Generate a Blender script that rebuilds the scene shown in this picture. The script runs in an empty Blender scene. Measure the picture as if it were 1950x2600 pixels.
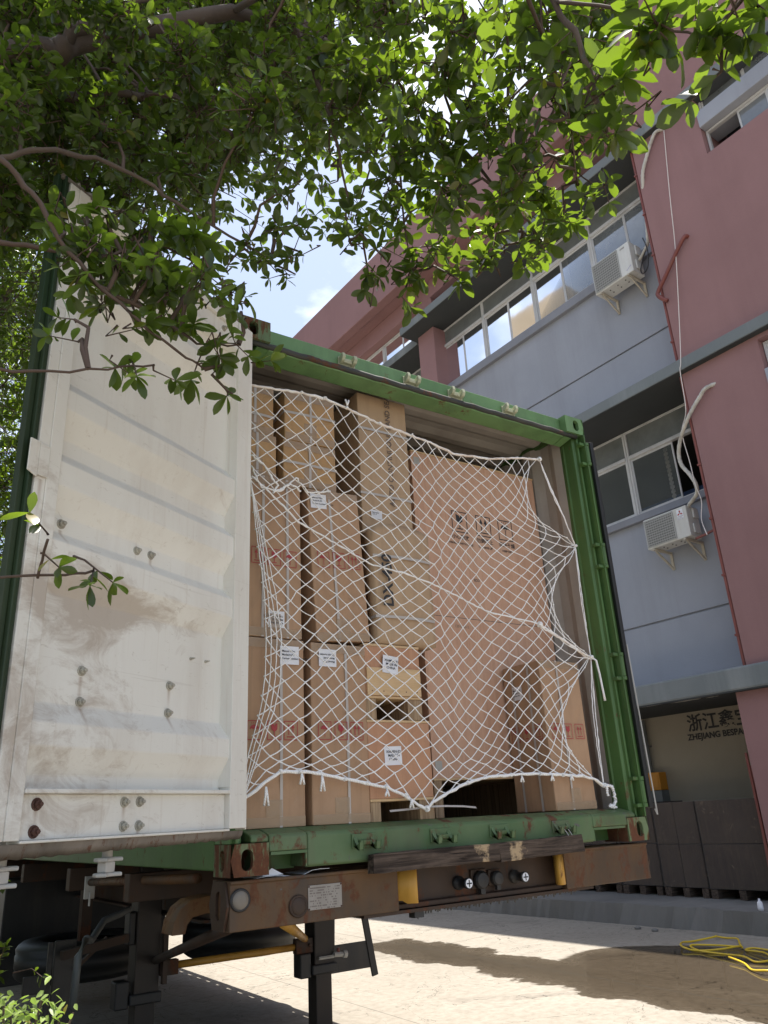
import bpy, math, random
import numpy as np
from mathutils import Vector, Matrix
random.seed(11)
S = bpy.context.scene
COL = S.collection
R = math.radians

# ------------------------------------------------------------------ camera
cd = bpy.data.cameras.new('camera')
cd.sensor_fit = 'VERTICAL'; cd.sensor_height = 24.0; cd.lens = 24.0 * 1970.07 / 2600
cd.clip_start = 0.05; cd.clip_end = 3000
cam = bpy.data.objects.new('camera', cd); COL.objects.link(cam)
CR = ((0.83934, -0.54119, -0.05118), (0.15882, 0.33418, -0.92903), (0.51989, 0.77165, 0.36644))
cam.matrix_world = Matrix(((CR[0][0], -CR[1][0], -CR[2][0], -1.2757),
                           (CR[0][1], -CR[1][1], -CR[2][1], -3.0850),
                           (CR[0][2], -CR[1][2], -CR[2][2], 1.4996), (0, 0, 0, 1)))
S.camera = cam
S.render.resolution_x = 768; S.render.resolution_y = 1024

# ------------------------------------------------------------------ sun and sky
SUN = Vector((0.12, 0.12, 1.0)).normalized()      # towards the sun
sl = bpy.data.lights.new('sun', 'SUN'); sl.energy = 5.0; sl.angle = R(0.53); sl.color = (1.0, 0.95, 0.87)
so = bpy.data.objects.new('sun', sl); COL.objects.link(so)
so.rotation_euler = SUN.to_track_quat('Z', 'Y').to_euler(); so.location = (0, 0, 30)
W = bpy.data.worlds.new('World'); S.world = W; W.use_nodes = True
wn = W.node_tree.nodes; wl = W.node_tree.links; wn.clear()
wo = wn.new('ShaderNodeOutputWorld'); bg = wn.new('ShaderNodeBackground'); bg.inputs[1].default_value = 0.12
sky = wn.new('ShaderNodeTexSky'); sky.sky_type = 'NISHITA'; sky.sun_disc = False
sky.sun_elevation = math.asin(SUN.z); sky.sun_rotation = math.atan2(SUN.x, SUN.y)
sky.air_density = 1.0; sky.dust_density = 1.6; sky.ozone_density = 1.0
tc = wn.new('ShaderNodeTexCoord'); mp = wn.new('ShaderNodeMapping'); mp.inputs['Scale'].default_value = (1, 1, 2.2)
n1 = wn.new('ShaderNodeTexNoise'); n1.inputs['Scale'].default_value = 3.6; n1.inputs['Detail'].default_value = 9; n1.inputs['Roughness'].default_value = .58
rp = wn.new('ShaderNodeValToRGB'); rp.color_ramp.elements[0].position = .54; rp.color_ramp.elements[1].position = .76
mx = wn.new('ShaderNodeMixRGB'); mx.inputs[2].default_value = (8.5, 8.8, 9.2, 1)
mlt = wn.new('ShaderNodeMath'); mlt.operation = 'MULTIPLY_ADD'; mlt.inputs[1].default_value = .72; mlt.inputs[2].default_value = .16
wl.new(tc.outputs['Generated'], mp.inputs[0]); wl.new(mp.outputs[0], n1.inputs['Vector']); wl.new(n1.outputs[0], rp.inputs[0])
wl.new(rp.outputs[0], mlt.inputs[0]); wl.new(mlt.outputs[0], mx.inputs[0]); wl.new(sky.outputs[0], mx.inputs[1])
wl.new(mx.outputs[0], bg.inputs[0]); wl.new(bg.outputs[0], wo.inputs[0])
S.view_settings.view_transform = 'Standard'; S.view_settings.look = 'None'
S.view_settings.exposure = 0.86; S.view_settings.gamma = 1.0; S.view_settings.use_curve_mapping = False
S.render.engine = 'CYCLES'
S.cycles.max_bounces = 8; S.cycles.transparent_max_bounces = 12

# ------------------------------------------------------------------ mesh helpers
class MB:
    def __init__(s): s.v = []; s.f = []
    def add(s, vs, fs):
        o = len(s.v); s.v += [tuple(p) for p in vs]; s.f += [tuple(i + o for i in q) for q in fs]; return s
    def box(s, x0, x1, y0, y1, z0, z1):
        return s.add([(x0,y0,z0),(x1,y0,z0),(x1,y1,z0),(x0,y1,z0),(x0,y0,z1),(x1,y0,z1),(x1,y1,z1),(x0,y1,z1)],
                     [(0,3,2,1),(4,5,6,7),(0,1,5,4),(1,2,6,5),(2,3,7,6),(3,0,4,7)])
    def obox(s, M, hx, hy, hz):
        c = [M @ Vector((a*hx, b*hy, d*hz)) for d in (-1,1) for b in (-1,1) for a in (-1,1)]
        return s.add(c, [(0,2,3,1),(4,5,7,6),(0,1,5,4),(1,3,7,5),(3,2,6,7),(2,0,4,6)])
    def bar(s, p, q, w, h, up=(0,0,1)):
        p, q = Vector(p), Vector(q); d = (q-p); L = d.length; d.normalize(); u = Vector(up)
        x = d.cross(u); x = x.normalized() if x.length > 1e-4 else Vector((1,0,0)); u = x.cross(d)
        M = Matrix((( x.x,d.x,u.x,(p.x+q.x)/2),(x.y,d.y,u.y,(p.y+q.y)/2),(x.z,d.z,u.z,(p.z+q.z)/2),(0,0,0,1)))
        return s.obox(M, w/2, L/2, h/2)
    def extrude(s, poly, a, b, ax='x'):
        n = len(poly)
        m = {'x': lambda t,p:(t,p[0],p[1]), 'y': lambda t,p:(p[0],t,p[1]), 'z': lambda t,p:(p[0],p[1],t)}[ax]
        return s.add([m(a,p) for p in poly] + [m(b,p) for p in poly],
                     [tuple(range(n))[::-1], tuple(range(n, 2*n))] + [(i,(i+1)%n,n+(i+1)%n,n+i) for i in range(n)])
    def tube(s, pts, r, n=6, caps=True):
        P = [Vector(p) for p in pts]; k = len(P); rs = r if isinstance(r, (list, tuple)) else [r]*k
        o = len(s.v); ref = Vector((.31,.17,.93)).normalized()
        for i in range(k):
            t = (P[min(i+1,k-1)] - P[max(i-1,0)])
            t = t.normalized() if t.length > 1e-9 else Vector((0,0,1))
            a = t.cross(ref)
            if a.length < .05: a = t.cross(Vector((1,0,0)))
            a.normalize(); b = t.cross(a)
            for j in range(n):
                an = 2*math.pi*j/n; s.v.append(tuple(P[i] + (a*math.cos(an) + b*math.sin(an))*rs[i]))
        for i in range(k-1):
            for j in range(n):
                s.f.append((o+i*n+j, o+i*n+(j+1)%n, o+(i+1)*n+(j+1)%n, o+(i+1)*n+j))
        if caps: s.f.append(tuple(o+j for j in range(n))[::-1]); s.f.append(tuple(o+(k-1)*n+j for j in range(n)))
        return s
    def cyl(s, p, q, r, n=12): return s.tube([p, q], r, n)
    def lathe(s, prof, n=24, M=None):
        o = len(s.v); M = M or Matrix(); k = len(prof)
        for r_, z in prof:
            for j in range(n):
                a = 2*math.pi*j/n; s.v.append(tuple(M @ Vector((r_*math.cos(a), r_*math.sin(a), z))))
        for i in range(k-1):
            for j in range(n): s.f.append((o+i*n+j, o+i*n+(j+1)%n, o+(i+1)*n+(j+1)%n, o+(i+1)*n+j))
        return s
    def poly(s, pts): return s.add(pts, [tuple(range(len(pts)))])
    def build(s, name, m, parent=None, smooth=False, bev=0, seg=2):
        me = bpy.data.meshes.new(name); me.from_pydata(s.v, [], s.f); me.update()
        ms = m if isinstance(m, (list, tuple)) else [m]
        for q in ms: me.materials.append(q)
        if smooth: me.polygons.foreach_set('use_smooth', [True]*len(me.polygons))
        o = bpy.data.objects.new(name, me); COL.objects.link(o)
        if parent is not None: o.parent = parent
        if bev:
            b = o.modifiers.new('bevel', 'BEVEL'); b.width = bev; b.segments = seg; b.limit_method = 'ANGLE'; b.angle_limit = R(40)
        return o

def tag(o, label, cat, group=None):
    o['label'] = label; o['category'] = cat
    if group: o['group'] = group
    return o
def struct(o): o['kind'] = 'structure'; return o
def thing(name, label, cat, loc=(0,0,0), rz=0, group=None):
    o = bpy.data.objects.new(name, None); COL.objects.link(o); o.location = loc; o.rotation_euler = (0,0,rz)
    o.empty_display_size = .1
    return tag(o, label, cat, group)
def copy_obj(o, parent, loc=None):
    c = o.copy(); COL.objects.link(c); c.parent = parent
    if loc is not None: c.location = loc
    return c

# text as flat mesh: origin, right vector, up vector in the parent's frame
def text(body, org, right, up, size, m, parent, name='lettering', align='LEFT', bold=0.0, spacing=1.0, sx=1.0):
    cu = bpy.data.curves.new('text', 'FONT'); cu.body = body; cu.size = size; cu.align_x = align; cu.offset = bold
    cu.space_line = spacing; cu.resolution_u = 3
    to = bpy.data.objects.new('text', cu); COL.objects.link(to)
    bpy.context.view_layer.update()
    me = bpy.data.meshes.new_from_object(to.evaluated_get(bpy.context.evaluated_depsgraph_get()))
    bpy.data.objects.remove(to); bpy.data.curves.remove(cu)
    me.name = name; me.materials.clear(); me.materials.append(m)
    o = bpy.data.objects.new(name, me); COL.objects.link(o); o.parent = parent
    r = Vector(right).normalized()*sx; u = Vector(up).normalized(); n = r.cross(u)
    o.matrix_local = Matrix(((r.x,u.x,n.x,org[0]),(r.y,u.y,n.y,org[1]),(r.z,u.z,n.z,org[2]),(0,0,0,1)))
    return o

# ------------------------------------------------------------------ materials
def lin(r, g, b):
    f = lambda c: (c/255/12.92 if c/255 <= .04045 else ((c/255+.055)/1.055)**2.4)
    return (f(r), f(g), f(b), 1)
class NT:
    def __init__(s, name):
        s.m = bpy.data.materials.new(name); s.m.use_nodes = True; s.t = s.m.node_tree
        s.b = s.t.nodes['Principled BSDF']; s.out = s.t.nodes['Material Output']; s._oc = None
    def N(s, t): return s.t.nodes.new(t)
    def put(s, sock, v):
        if hasattr(v, 'is_output'): s.t.links.new(v, sock)
        elif isinstance(v, (tuple, list)) and len(v) == 3 and sock.type == 'RGBA': sock.default_value = (*v, 1)
        else: sock.default_value = v
    def oc(s):
        if not s._oc:
            t = s.N('ShaderNodeTexCoord'); oi = s.N('ShaderNodeObjectInfo'); v = s.N('ShaderNodeVectorMath'); v.operation = 'MULTIPLY_ADD'
            s.t.links.new(oi.outputs['Random'], v.inputs[0]); v.inputs[1].default_value = (37, 61, 53)
            s.t.links.new(t.outputs['Object'], v.inputs[2]); s._oc = v.outputs[0]; s.raw = t.outputs['Object']; s.rnd = oi.outputs['Random']
        return s._oc
    def scaled(s, sc, vec=None):
        n = s.N('ShaderNodeVectorMath'); n.operation = 'MULTIPLY'; s.put(n.inputs[0], vec or s.oc()); n.inputs[1].default_value = sc; return n.outputs[0]
    def noise(s, scale, detail=4, rough=.55, vec=None, dist=0):
        n = s.N('ShaderNodeTexNoise'); s.put(n.inputs['Vector'], vec or s.oc()); n.inputs['Scale'].default_value = scale
        n.inputs['Detail'].default_value = detail; n.inputs['Roughness'].default_value = rough; n.inputs['Distortion'].default_value = dist
        return n.outputs[0]
    def ramp(s, f, a, b, ca=(0,0,0,1), cb=(1,1,1,1)):
        n = s.N('ShaderNodeValToRGB'); s.put(n.inputs[0], f); e = n.color_ramp.elements
        e[0].position = a; e[1].position = b; e[0].color = ca if len(ca) == 4 else (*ca,1); e[1].color = cb if len(cb) == 4 else (*cb,1)
        return n.outputs[0]
    def mix(s, f, a, b, mode='MIX'):
        n = s.N('ShaderNodeMixRGB'); n.blend_type = mode; s.put(n.inputs[0], f); s.put(n.inputs[1], a); s.put(n.inputs[2], b); return n.outputs[0]
    def math(s, op, a, b=0, c=None, clamp=False):
        n = s.N('ShaderNodeMath'); n.operation = op; n.use_clamp = clamp; s.put(n.inputs[0], a); s.put(n.inputs[1], b)
        if c is not None: s.put(n.inputs[2], c)
        return n.outputs[0]
    def xyz(s, vec=None):
        n = s.N('ShaderNodeSeparateXYZ'); s.oc(); s.put(n.inputs[0], vec or s.raw); return n.outputs
    def bump(s, h, strength=.3, dist=.01, nrm=None):
        n = s.N('ShaderNodeBump'); s.put(n.inputs['Height'], h); n.inputs['Strength'].default_value = strength; n.inputs['Distance'].default_value = dist
        if nrm is not None: s.put(n.inputs['Normal'], nrm)
        s.t.links.new(n.outputs[0], s.b.inputs['Normal']); return n.outputs[0]
    def set(s, base=None, rough=None, metal=None, spec=None, **k):
        if base is not None: s.put(s.b.inputs['Base Color'], base)
        if rough is not None: s.put(s.b.inputs['Roughness'], rough)
        if metal is not None: s.put(s.b.inputs['Metallic'], metal)
        if spec is not None: s.put(s.b.inputs['Specular IOR Level'], spec)
        return s
def paint(name, col, col2, rust=.0, rough=.5, dirt=.25, dirtcol=(.10,.08,.06), bump=.14, rustlo=.60, chips=0, rsc=5.5, rz=.55):
    n = NT(name); a = n.noise(2.2, 5); b = n.noise(30, 5, .6)
    c = n.mix(n.ramp(a, .35, .7), col, col2)
    st = n.noise(3.2, 6, .65, n.scaled((1.6,1.6,.22)))
    c = n.mix(n.math('MULTIPLY', n.ramp(st, .48, .75), dirt), c, dirtcol)
    c = n.mix(n.math('MULTIPLY', n.ramp(b, .45, .75), .18), c, n.mix(.5, c, (.5,.5,.5), 'MULTIPLY'))
    rg = rough
    if chips:
        cm = n.ramp(n.noise(9, 7, .7, dist=.4), chips, chips+.03); c = n.mix(cm, c, (.10,.095,.09))
    if rust:
        r1 = n.noise(rsc, 8, .72, n.scaled((1,1,rz)), .3); rm = n.ramp(r1, rustlo, rustlo+.07)
        rc = n.mix(n.noise(60, 4), (.055,.022,.012), (.17,.062,.026))
        c = n.mix(n.math('MULTIPLY', rm, rust), c, rc); rg = n.math('ADD', n.math('MULTIPLY', rm, .3), rough)
    n.set(c, rg); n.bump(n.math('ADD', n.math('MULTIPLY', b, .4), n.noise(6, 3)), bump, .006); return n.m
GREEN = paint('green_container_paint', (.108,.222,.080), (.155,.285,.118), rust=.95, rustlo=.60, rough=.48, dirt=.5, dirtcol=(.05,.065,.035), rsc=9, chips=.69, bump=.25)
GREEN_R = paint('worn_green_sill_paint', (.060,.122,.040), (.118,.176,.084), rust=1, rustlo=.545, rough=.55, dirt=.6, dirtcol=(.10,.075,.05), chips=.62, rsc=8, bump=.3)
RUSTY = paint('rusty_corner_casting', (.10,.17,.075), (.16,.20,.10), rust=1, rustlo=.44, rough=.65, dirt=.7, dirtcol=(.09,.04,.02), rsc=16, rz=.25, bump=.4)
GREEN_DK = paint('dark_green_rail', (.056,.125,.032), (.074,.158,.044), rust=.8, rustlo=.61, rough=.5, dirt=.5, dirtcol=(.03,.04,.02), rsc=10, chips=.70, bump=.2)
INNER = paint('grey_inner_wall_paint', (.34,.31,.28), (.43,.40,.36), rust=.5, rustlo=.70, rough=.55, dirt=.4, dirtcol=(.2,.16,.13))
RUBBER = NT('black_rubber').set((.013,.014,.014), .55).m
GASKET_GREEN = paint('green_rubber_gasket', (.007,.024,.005), (.012,.036,.008), rough=.6, dirt=.3)
GUTTER = paint('weathered_gutter', (.022,.026,.022), (.05,.05,.042), rust=.9, rustlo=.58, rough=.6, dirt=.3)
def door_white():
    n = NT('off_white_door_paint'); n.oc(); x, y, z = n.xyz()
    c = n.mix(n.ramp(n.noise(1.3, 4), .35, .7), (.70,.68,.62), (.77,.76,.71))
    st = n.noise(2.6, 7, .7, n.scaled((1.4,1.4,.3)))
    c = n.mix(n.math('MULTIPLY', n.ramp(st, .50, .80), .30), c, (.38,.30,.23))
    # smeared mud where hands and cargo have rubbed the panel
    def blob(cx, cz, rx, rz):
        a = n.math('POWER', n.math('DIVIDE', n.math('SUBTRACT', x, cx), rx), 2); b = n.math('POWER', n.math('DIVIDE', n.math('SUBTRACT', z, cz), rz), 2)
        return n.math('SUBTRACT', 1.0, n.math('ADD', a, b), clamp=True)
    sm = n.noise(5, 8, .72, n.scaled((1.0,1.0,1.5)), 1.2)
    k = n.math('ADD', n.math('MULTIPLY', blob(.86,2.22,.28,.20), .34), n.math('MULTIPLY', blob(.62,2.23,.38,.10), .30))
    k = n.math('ADD', k, n.math('MULTIPLY', blob(.85,1.80,.40,.35), .15)); k = n.math('ADD', k, n.math('MULTIPLY', blob(1.10,2.0,.10,1.2), .16))
    k = n.math('ADD', k, n.math('MULTIPLY', blob(.6,1.56,.7,.09), .10))
    k = n.math('ADD', sm, k); c = n.mix(n.math('MULTIPLY', n.ramp(k, .60, .82), .58), c, (.30,.215,.145))
    sc = n.noise(14, 6, .7, n.scaled((1,1,2.5)), 2.0); c = n.mix(n.math('MULTIPLY', n.ramp(sc, .62, .68), .35), c, (.36,.31,.25))
    fs = n.noise(1, 4, .6, n.scaled((1.5,1.5,60)), .8); c = n.mix(n.math('MULTIPLY', n.ramp(fs, .66, .70), .22), c, (.45,.41,.35))
    vs = n.noise(1, 5, .6, n.scaled((45,45,1.2)), .4); c = n.mix(n.math('MULTIPLY', n.ramp(vs, .58, .72), .28), c, (.46,.38,.29))
    for bx, bz, bl in ((.829,1.97,.12),(.826,1.87,.10),(.417,1.975,.07),(.42,1.875,.06),(.969,2.43,.07),(.555,2.44,.06),(1.105,2.55,.16),(.632,1.575,.05),(.563,1.505,.03),(.972,1.57,.06)):
        run = n.math('MULTIPLY', n.math('SUBTRACT', 1, n.math('DIVIDE', n.math('ABSOLUTE', n.math('SUBTRACT', x, bx)), .011), clamp=True), n.math('MULTIPLY', n.math('LESS_THAN', z, bz), n.math('SUBTRACT', 1, n.math('DIVIDE', n.math('SUBTRACT', bz, z), bl), clamp=True)))
        c = n.mix(n.math('MULTIPLY', run, .55), c, (.24,.13,.06))
    ru = n.noise(7, 8, .75); eb = n.math('MULTIPLY', n.math('SUBTRACT', 1.515, z), 5.0, clamp=True); rm = n.ramp(n.math('ADD', ru, n.math('MULTIPLY', eb, .35)), .72, .78)
    c = n.mix(rm, c, n.mix(n.noise(70,4), (.06,.022,.012), (.15,.055,.024)))
    n.set(c, n.math('ADD', .38, n.math('MULTIPLY', sm, .3))); n.bump(n.noise(3.5, 3), .12, .02); return n.m
WHITE = door_white()
RUSTBAR = paint('grimy_door_seal', (.17,.145,.12), (.25,.215,.18), rust=.75, rustlo=.55, rough=.75, dirt=.8, dirtcol=(.05,.042,.036), rsc=40, rz=.2, bump=.4)
GALV = paint('galvanised_steel', (.40,.39,.36), (.50,.48,.45), rust=.5, rustlo=.66, rough=.42, dirt=.35)
CREAM = paint('pale_keeper_paint', (.36,.40,.27), (.50,.50,.36), rust=.8, rustlo=.6, rough=.55)
BOLT = paint('weathered_bolt', (.33,.31,.26), (.42,.40,.33), rust=.9, rustlo=.60, rough=.45)
RUSTBOLT = paint('rusted_bolt', (.07,.030,.022), (.10,.045,.03), rough=.7)
def cardboard(name, a, b):
    n = NT(name); g = n.noise(2.0, 5, .6); c = n.mix(n.ramp(g, .3, .75), a, b)
    fl = n.noise(40, 3, .5, n.scaled((1,1,.06))); c = n.mix(n.math('MULTIPLY', n.ramp(fl, .45, .7), .14), c, (.14,.09,.055))
    sc = n.noise(9, 7, .7, dist=1.5); c = n.mix(n.math('MULTIPLY', n.ramp(sc, .62, .70), .22), c, (.50,.37,.26))
    dk = n.noise(3.3, 5, .65); c = n.mix(n.math('MULTIPLY', n.ramp(dk, .58, .8), .3), c, (.17,.105,.06))
    n.set(c, .68, spec=.3); n.bump(n.math('ADD', n.math('MULTIPLY', fl, .3), n.noise(7, 4)), .25, .01); return n.m
CARD = cardboard('brown_cardboard', (.385,.240,.145), (.455,.290,.180))
CARD2 = cardboard('greyish_kraft_cardboard', (.41,.28,.175), (.48,.34,.215))
CARD3 = cardboard('golden_kraft_cardboard', (.42,.255,.12), (.49,.31,.155))
def tape():
    n = NT('clear_packing_tape'); n.set((.46,.33,.21), .16, spec=.6); n.bump(n.noise(22, 5, .6, dist=1), .5, .006)
    tr = n.N('ShaderNodeBsdfTransparent'); mxs = n.N('ShaderNodeMixShader'); mxs.inputs[0].default_value = .55
    n.t.links.new(tr.outputs[0], mxs.inputs[1]); n.t.links.new(n.b.outputs[0], mxs.inputs[2]); n.t.links.new(mxs.outputs[0], n.out.inputs[0]); return n.m
TAPE = tape()
STRAP = NT('pale_plastic_strap').set((.46,.42,.39), .38).m
PAPER = paint('white_label_paper', (.74,.75,.80), (.80,.81,.85), rough=.6, dirt=.06)
INK = NT('black_ink').set((.025,.024,.026), .6).m
INKG = NT('faded_grey_ink').set((.13,.10,.085), .7).m
REDINK = NT('red_ink').set((.36,.045,.05), .65).m
def wood(name, a, b, c3, scale=(22,22,1.4), rough=.6):
    n = NT(name); g = n.noise(1.0, 6, .6, n.scaled(scale), 1.0); h = n.noise(2.2, 4, .5)
    c = n.mix(n.ramp(g, .3, .72), a, b); c = n.mix(n.math('MULTIPLY', n.ramp(h, .45, .75), .5), c, c3)
    fine = n.noise(3.5, 4, .6, n.scaled(tuple(q*3.5 for q in scale))); c = n.mix(n.math('MULTIPLY', n.ramp(fine, .52, .75), .35), c, tuple(q*.55 for q in a))
    n.set(c, rough, spec=.35); n.bump(n.math('ADD', g, fine), .18, .004); return n.m
PLY = wood('reddish_plywood', (.50,.285,.185), (.62,.385,.265), (.58,.40,.29))
PLY2 = wood('orange_plywood', (.43,.22,.125), (.52,.295,.18), (.46,.26,.155))
PINE = wood('pale_pine_plywood', (.56,.38,.20), (.64,.46,.27), (.58,.42,.26), (1.6,16,16))
ENDPLY = wood('laminated_block_edge', (.16,.095,.05), (.50,.36,.22), (.33,.22,.13), (75,75,3))
def old_timber():
    n = NT('weathered_dark_timber'); n.oc(); x, y, z = n.xyz(); g = n.noise(1, 7, .65, n.scaled((2.0,30,40)), 1.2); h = n.noise(6, 6, .65)
    c = n.mix(n.ramp(g, .36, .66), (.022,.016,.013), (.155,.115,.090)); c = n.mix(n.math('MULTIPLY', n.ramp(h, .42, .66), .6), c, (.040,.031,.026))
    def spot(cx, r): return n.math('SUBTRACT', 1.0, n.math('POWER', n.math('DIVIDE', n.math('SUBTRACT', x, cx), r), 2), clamp=True)
    k = n.math('ADD', n.math('MULTIPLY', n.math('MAXIMUM', spot(1.20,.06), spot(1.42,.08)), .35), n.noise(16, 6, .7)); c = n.mix(n.ramp(k, .74, .86), c, (.42,.31,.19))
    n.set(c, .9, spec=.2); n.bump(n.math('ADD', g, n.math('MULTIPLY', h, .6)), .9, .006); return n.m
OLDWOOD = old_timber()
def rope_m():
    n = NT('white_nylon_rope'); w = n.N('ShaderNodeTexWave'); w.inputs['Scale'].default_value = 55; w.inputs['Distortion'].default_value = 2
    w.bands_direction = 'DIAGONAL'; n.put(w.inputs['Vector'], n.oc())
    n.set(n.mix(n.noise(6,4), (.82,.81,.80), (.93,.92,.91)), .7); n.bump(w.outputs['Fac'], .5, .003)
    return n.m
ROPE = rope_m()
def rope_dirty():
    n = NT('off_white_border_rope'); n.set(n.mix(n.ramp(n.noise(9,5), .4, .7), (.88,.86,.84), (.66,.54,.44)), .75); n.bump(n.noise(120,3), .6, .004); return n.m
ROPE2 = rope_dirty()
ORANGE = paint('grimy_orange_steel', (.062,.038,.021), (.165,.075,.018), rust=.8, rustlo=.53, rough=.62, dirt=.85, dirtcol=(.055,.043,.035), bump=.25, chips=.68, rsc=12)
CHASSIS = paint('brown_chassis_steel', (.038,.020,.011), (.060,.032,.017), rust=.8, rustlo=.55, rough=.65, dirt=.7, dirtcol=(.03,.022,.018), bump=.25)
YELLOW = paint('worn_yellow_steel', (.48,.24,.035), (.56,.32,.06), rust=.8, rustlo=.60, rough=.5, dirt=.5, dirtcol=(.12,.06,.02))
BLACK = paint('black_steel', (.012,.012,.013), (.025,.025,.026), rough=.5, dirt=.3)
LEGM = paint('dark_oily_leg', (.018,.014,.012), (.040,.027,.019), rust=.5, rustlo=.6, rough=.55, dirt=.6, dirtcol=(.012,.011,.010))
LAMPGLASS = paint('dusty_lamp_lens', (.19,.165,.135), (.23,.20,.165), rough=.4, dirt=.4)
PLATE = paint('aluminium_data_plate', (.30,.27,.24), (.38,.35,.31), rough=.38, dirt=.5)
FLOORM = wood('container_floor_plywood', (.10,.06,.04), (.15,.095,.06), (.12,.07,.05), (16,1.2,16), .7)
ALU = paint('white_window_frame', (.52,.52,.52), (.60,.60,.60), rough=.4, dirt=.25)
def stucco(name, a, b, streak=.25, sc=(.14,.13,.13)):
    n = NT(name); c = n.mix(n.ramp(n.noise(.7, 6, .6), .3, .72), a, b)
    st = n.noise(.9, 7, .65, n.scaled((1.2,1.2,.12))); c = n.mix(n.math('MULTIPLY', n.ramp(st, .50, .80), streak), c, sc)
    f = n.noise(45, 4, .6); c = n.mix(n.math('MULTIPLY', f, .10), c, (.05,.05,.05))
    n.set(c, .82, spec=.25); n.bump(n.math('ADD', n.math('MULTIPLY', f, .35), n.noise(3.0, 5, .6)), .35, .012); return n.m
REDWALL = stucco('dusty_red_stucco', (.280,.158,.155), (.330,.188,.185), .50, (.215,.118,.115))
GREYWALL = stucco('blue_grey_painted_wall', (.325,.342,.388), (.375,.392,.44), .50, (.22,.225,.245))
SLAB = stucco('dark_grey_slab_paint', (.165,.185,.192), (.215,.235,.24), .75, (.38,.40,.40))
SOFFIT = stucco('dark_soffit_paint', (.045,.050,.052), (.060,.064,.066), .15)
SILLM = stucco('grey_sill_paint', (.24,.25,.285), (.285,.295,.33), .3)
def glass(name, tint, mixf, ior=1.55, rough=.02):
    n = NT(name); fr = n.N('ShaderNodeFresnel'); fr.inputs[0].default_value = ior
    gl = n.N('ShaderNodeBsdfGlossy'); gl.inputs['Roughness'].default_value = rough; gl.inputs['Color'].default_value = (.95,.97,1,1)
    tr = n.N('ShaderNodeBsdfTransparent'); n.set(n.mix(n.ramp(n.noise(2.5,6,.65), .35,.75), tint, tuple(q*1.6 for q in tint)), .5)
    a = n.N('ShaderNodeMixShader'); a.inputs[0].default_value = mixf; n.t.links.new(tr.outputs[0], a.inputs[1]); n.t.links.new(n.b.outputs[0], a.inputs[2])
    b = n.N('ShaderNodeMixShader'); n.t.links.new(fr.outputs[0], b.inputs[0]); n.t.links.new(a.outputs[0], b.inputs[1]); n.t.links.new(gl.outputs[0], b.inputs[2])
    bm = n.N('ShaderNodeBump'); bm.inputs['Strength'].default_value = .04; bm.inputs['Distance'].default_value = .02; n.put(bm.inputs['Height'], n.noise(1.5, 2)); n.t.links.new(bm.outputs[0], gl.inputs['Normal'])
    n.t.links.new(b.outputs[0], n.out.inputs[0]); return n.m
GLASS = glass('dusty_window_glass', (.17,.185,.19), .70, 1.30, .04)
GLASS_D = glass('clear_window_glass', (.085,.095,.095), .4, 1.45)
GLASS_UP = glass('frosted_transom_glass', (.14,.15,.145), .9, 1.35, .15)
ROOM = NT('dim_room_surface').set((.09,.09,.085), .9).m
CURTAIN = NT('pale_curtain').set((.50,.48,.44), .9).m
ACWHITE = paint('white_ac_enamel', (.60,.60,.57), (.68,.68,.65), rust=.4, rustlo=.70, rough=.35, dirt=.35, dirtcol=(.35,.30,.24))
ACGRILLE = NT('grey_ac_grille').set((.40,.40,.38), .5).m
ACDARK = NT('dark_ac_fin').set((.10,.10,.10), .7).m
BRACKET = paint('cream_bracket', (.48,.43,.34), (.55,.50,.40), rust=.8, rustlo=.62, rough=.5)
LAGGING = paint('off_white_pipe_lagging', (.50,.48,.43), (.60,.58,.52), rough=.6, dirt=.6, bump=.5)
STRING = NT('white_cable').set((.72,.66,.62), .6).m
DARKWIRE = NT('dark_cable').set((.03,.03,.032), .5).m
REDPIPE = paint('dull_red_pipe', (.18,.045,.036), (.22,.065,.05), rough=.5, dirt=.3)
HOSE = NT('yellow_hose').set((.72,.50,.03), .4).m
CREAMWALL = stucco('cream_dock_wall', (.31,.275,.22), (.36,.325,.26), .3, (.22,.19,.15))
FILM = cardboard('film_wrapped_carton', (.038,.024,.017), (.06,.040,.028))
ORBOX = NT('orange_box_paint').set((.52,.22,.02), .5).m
GREYBOX = paint('grey_cabinet_paint', (.12,.13,.13), (.16,.17,.17), rough=.5)
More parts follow.
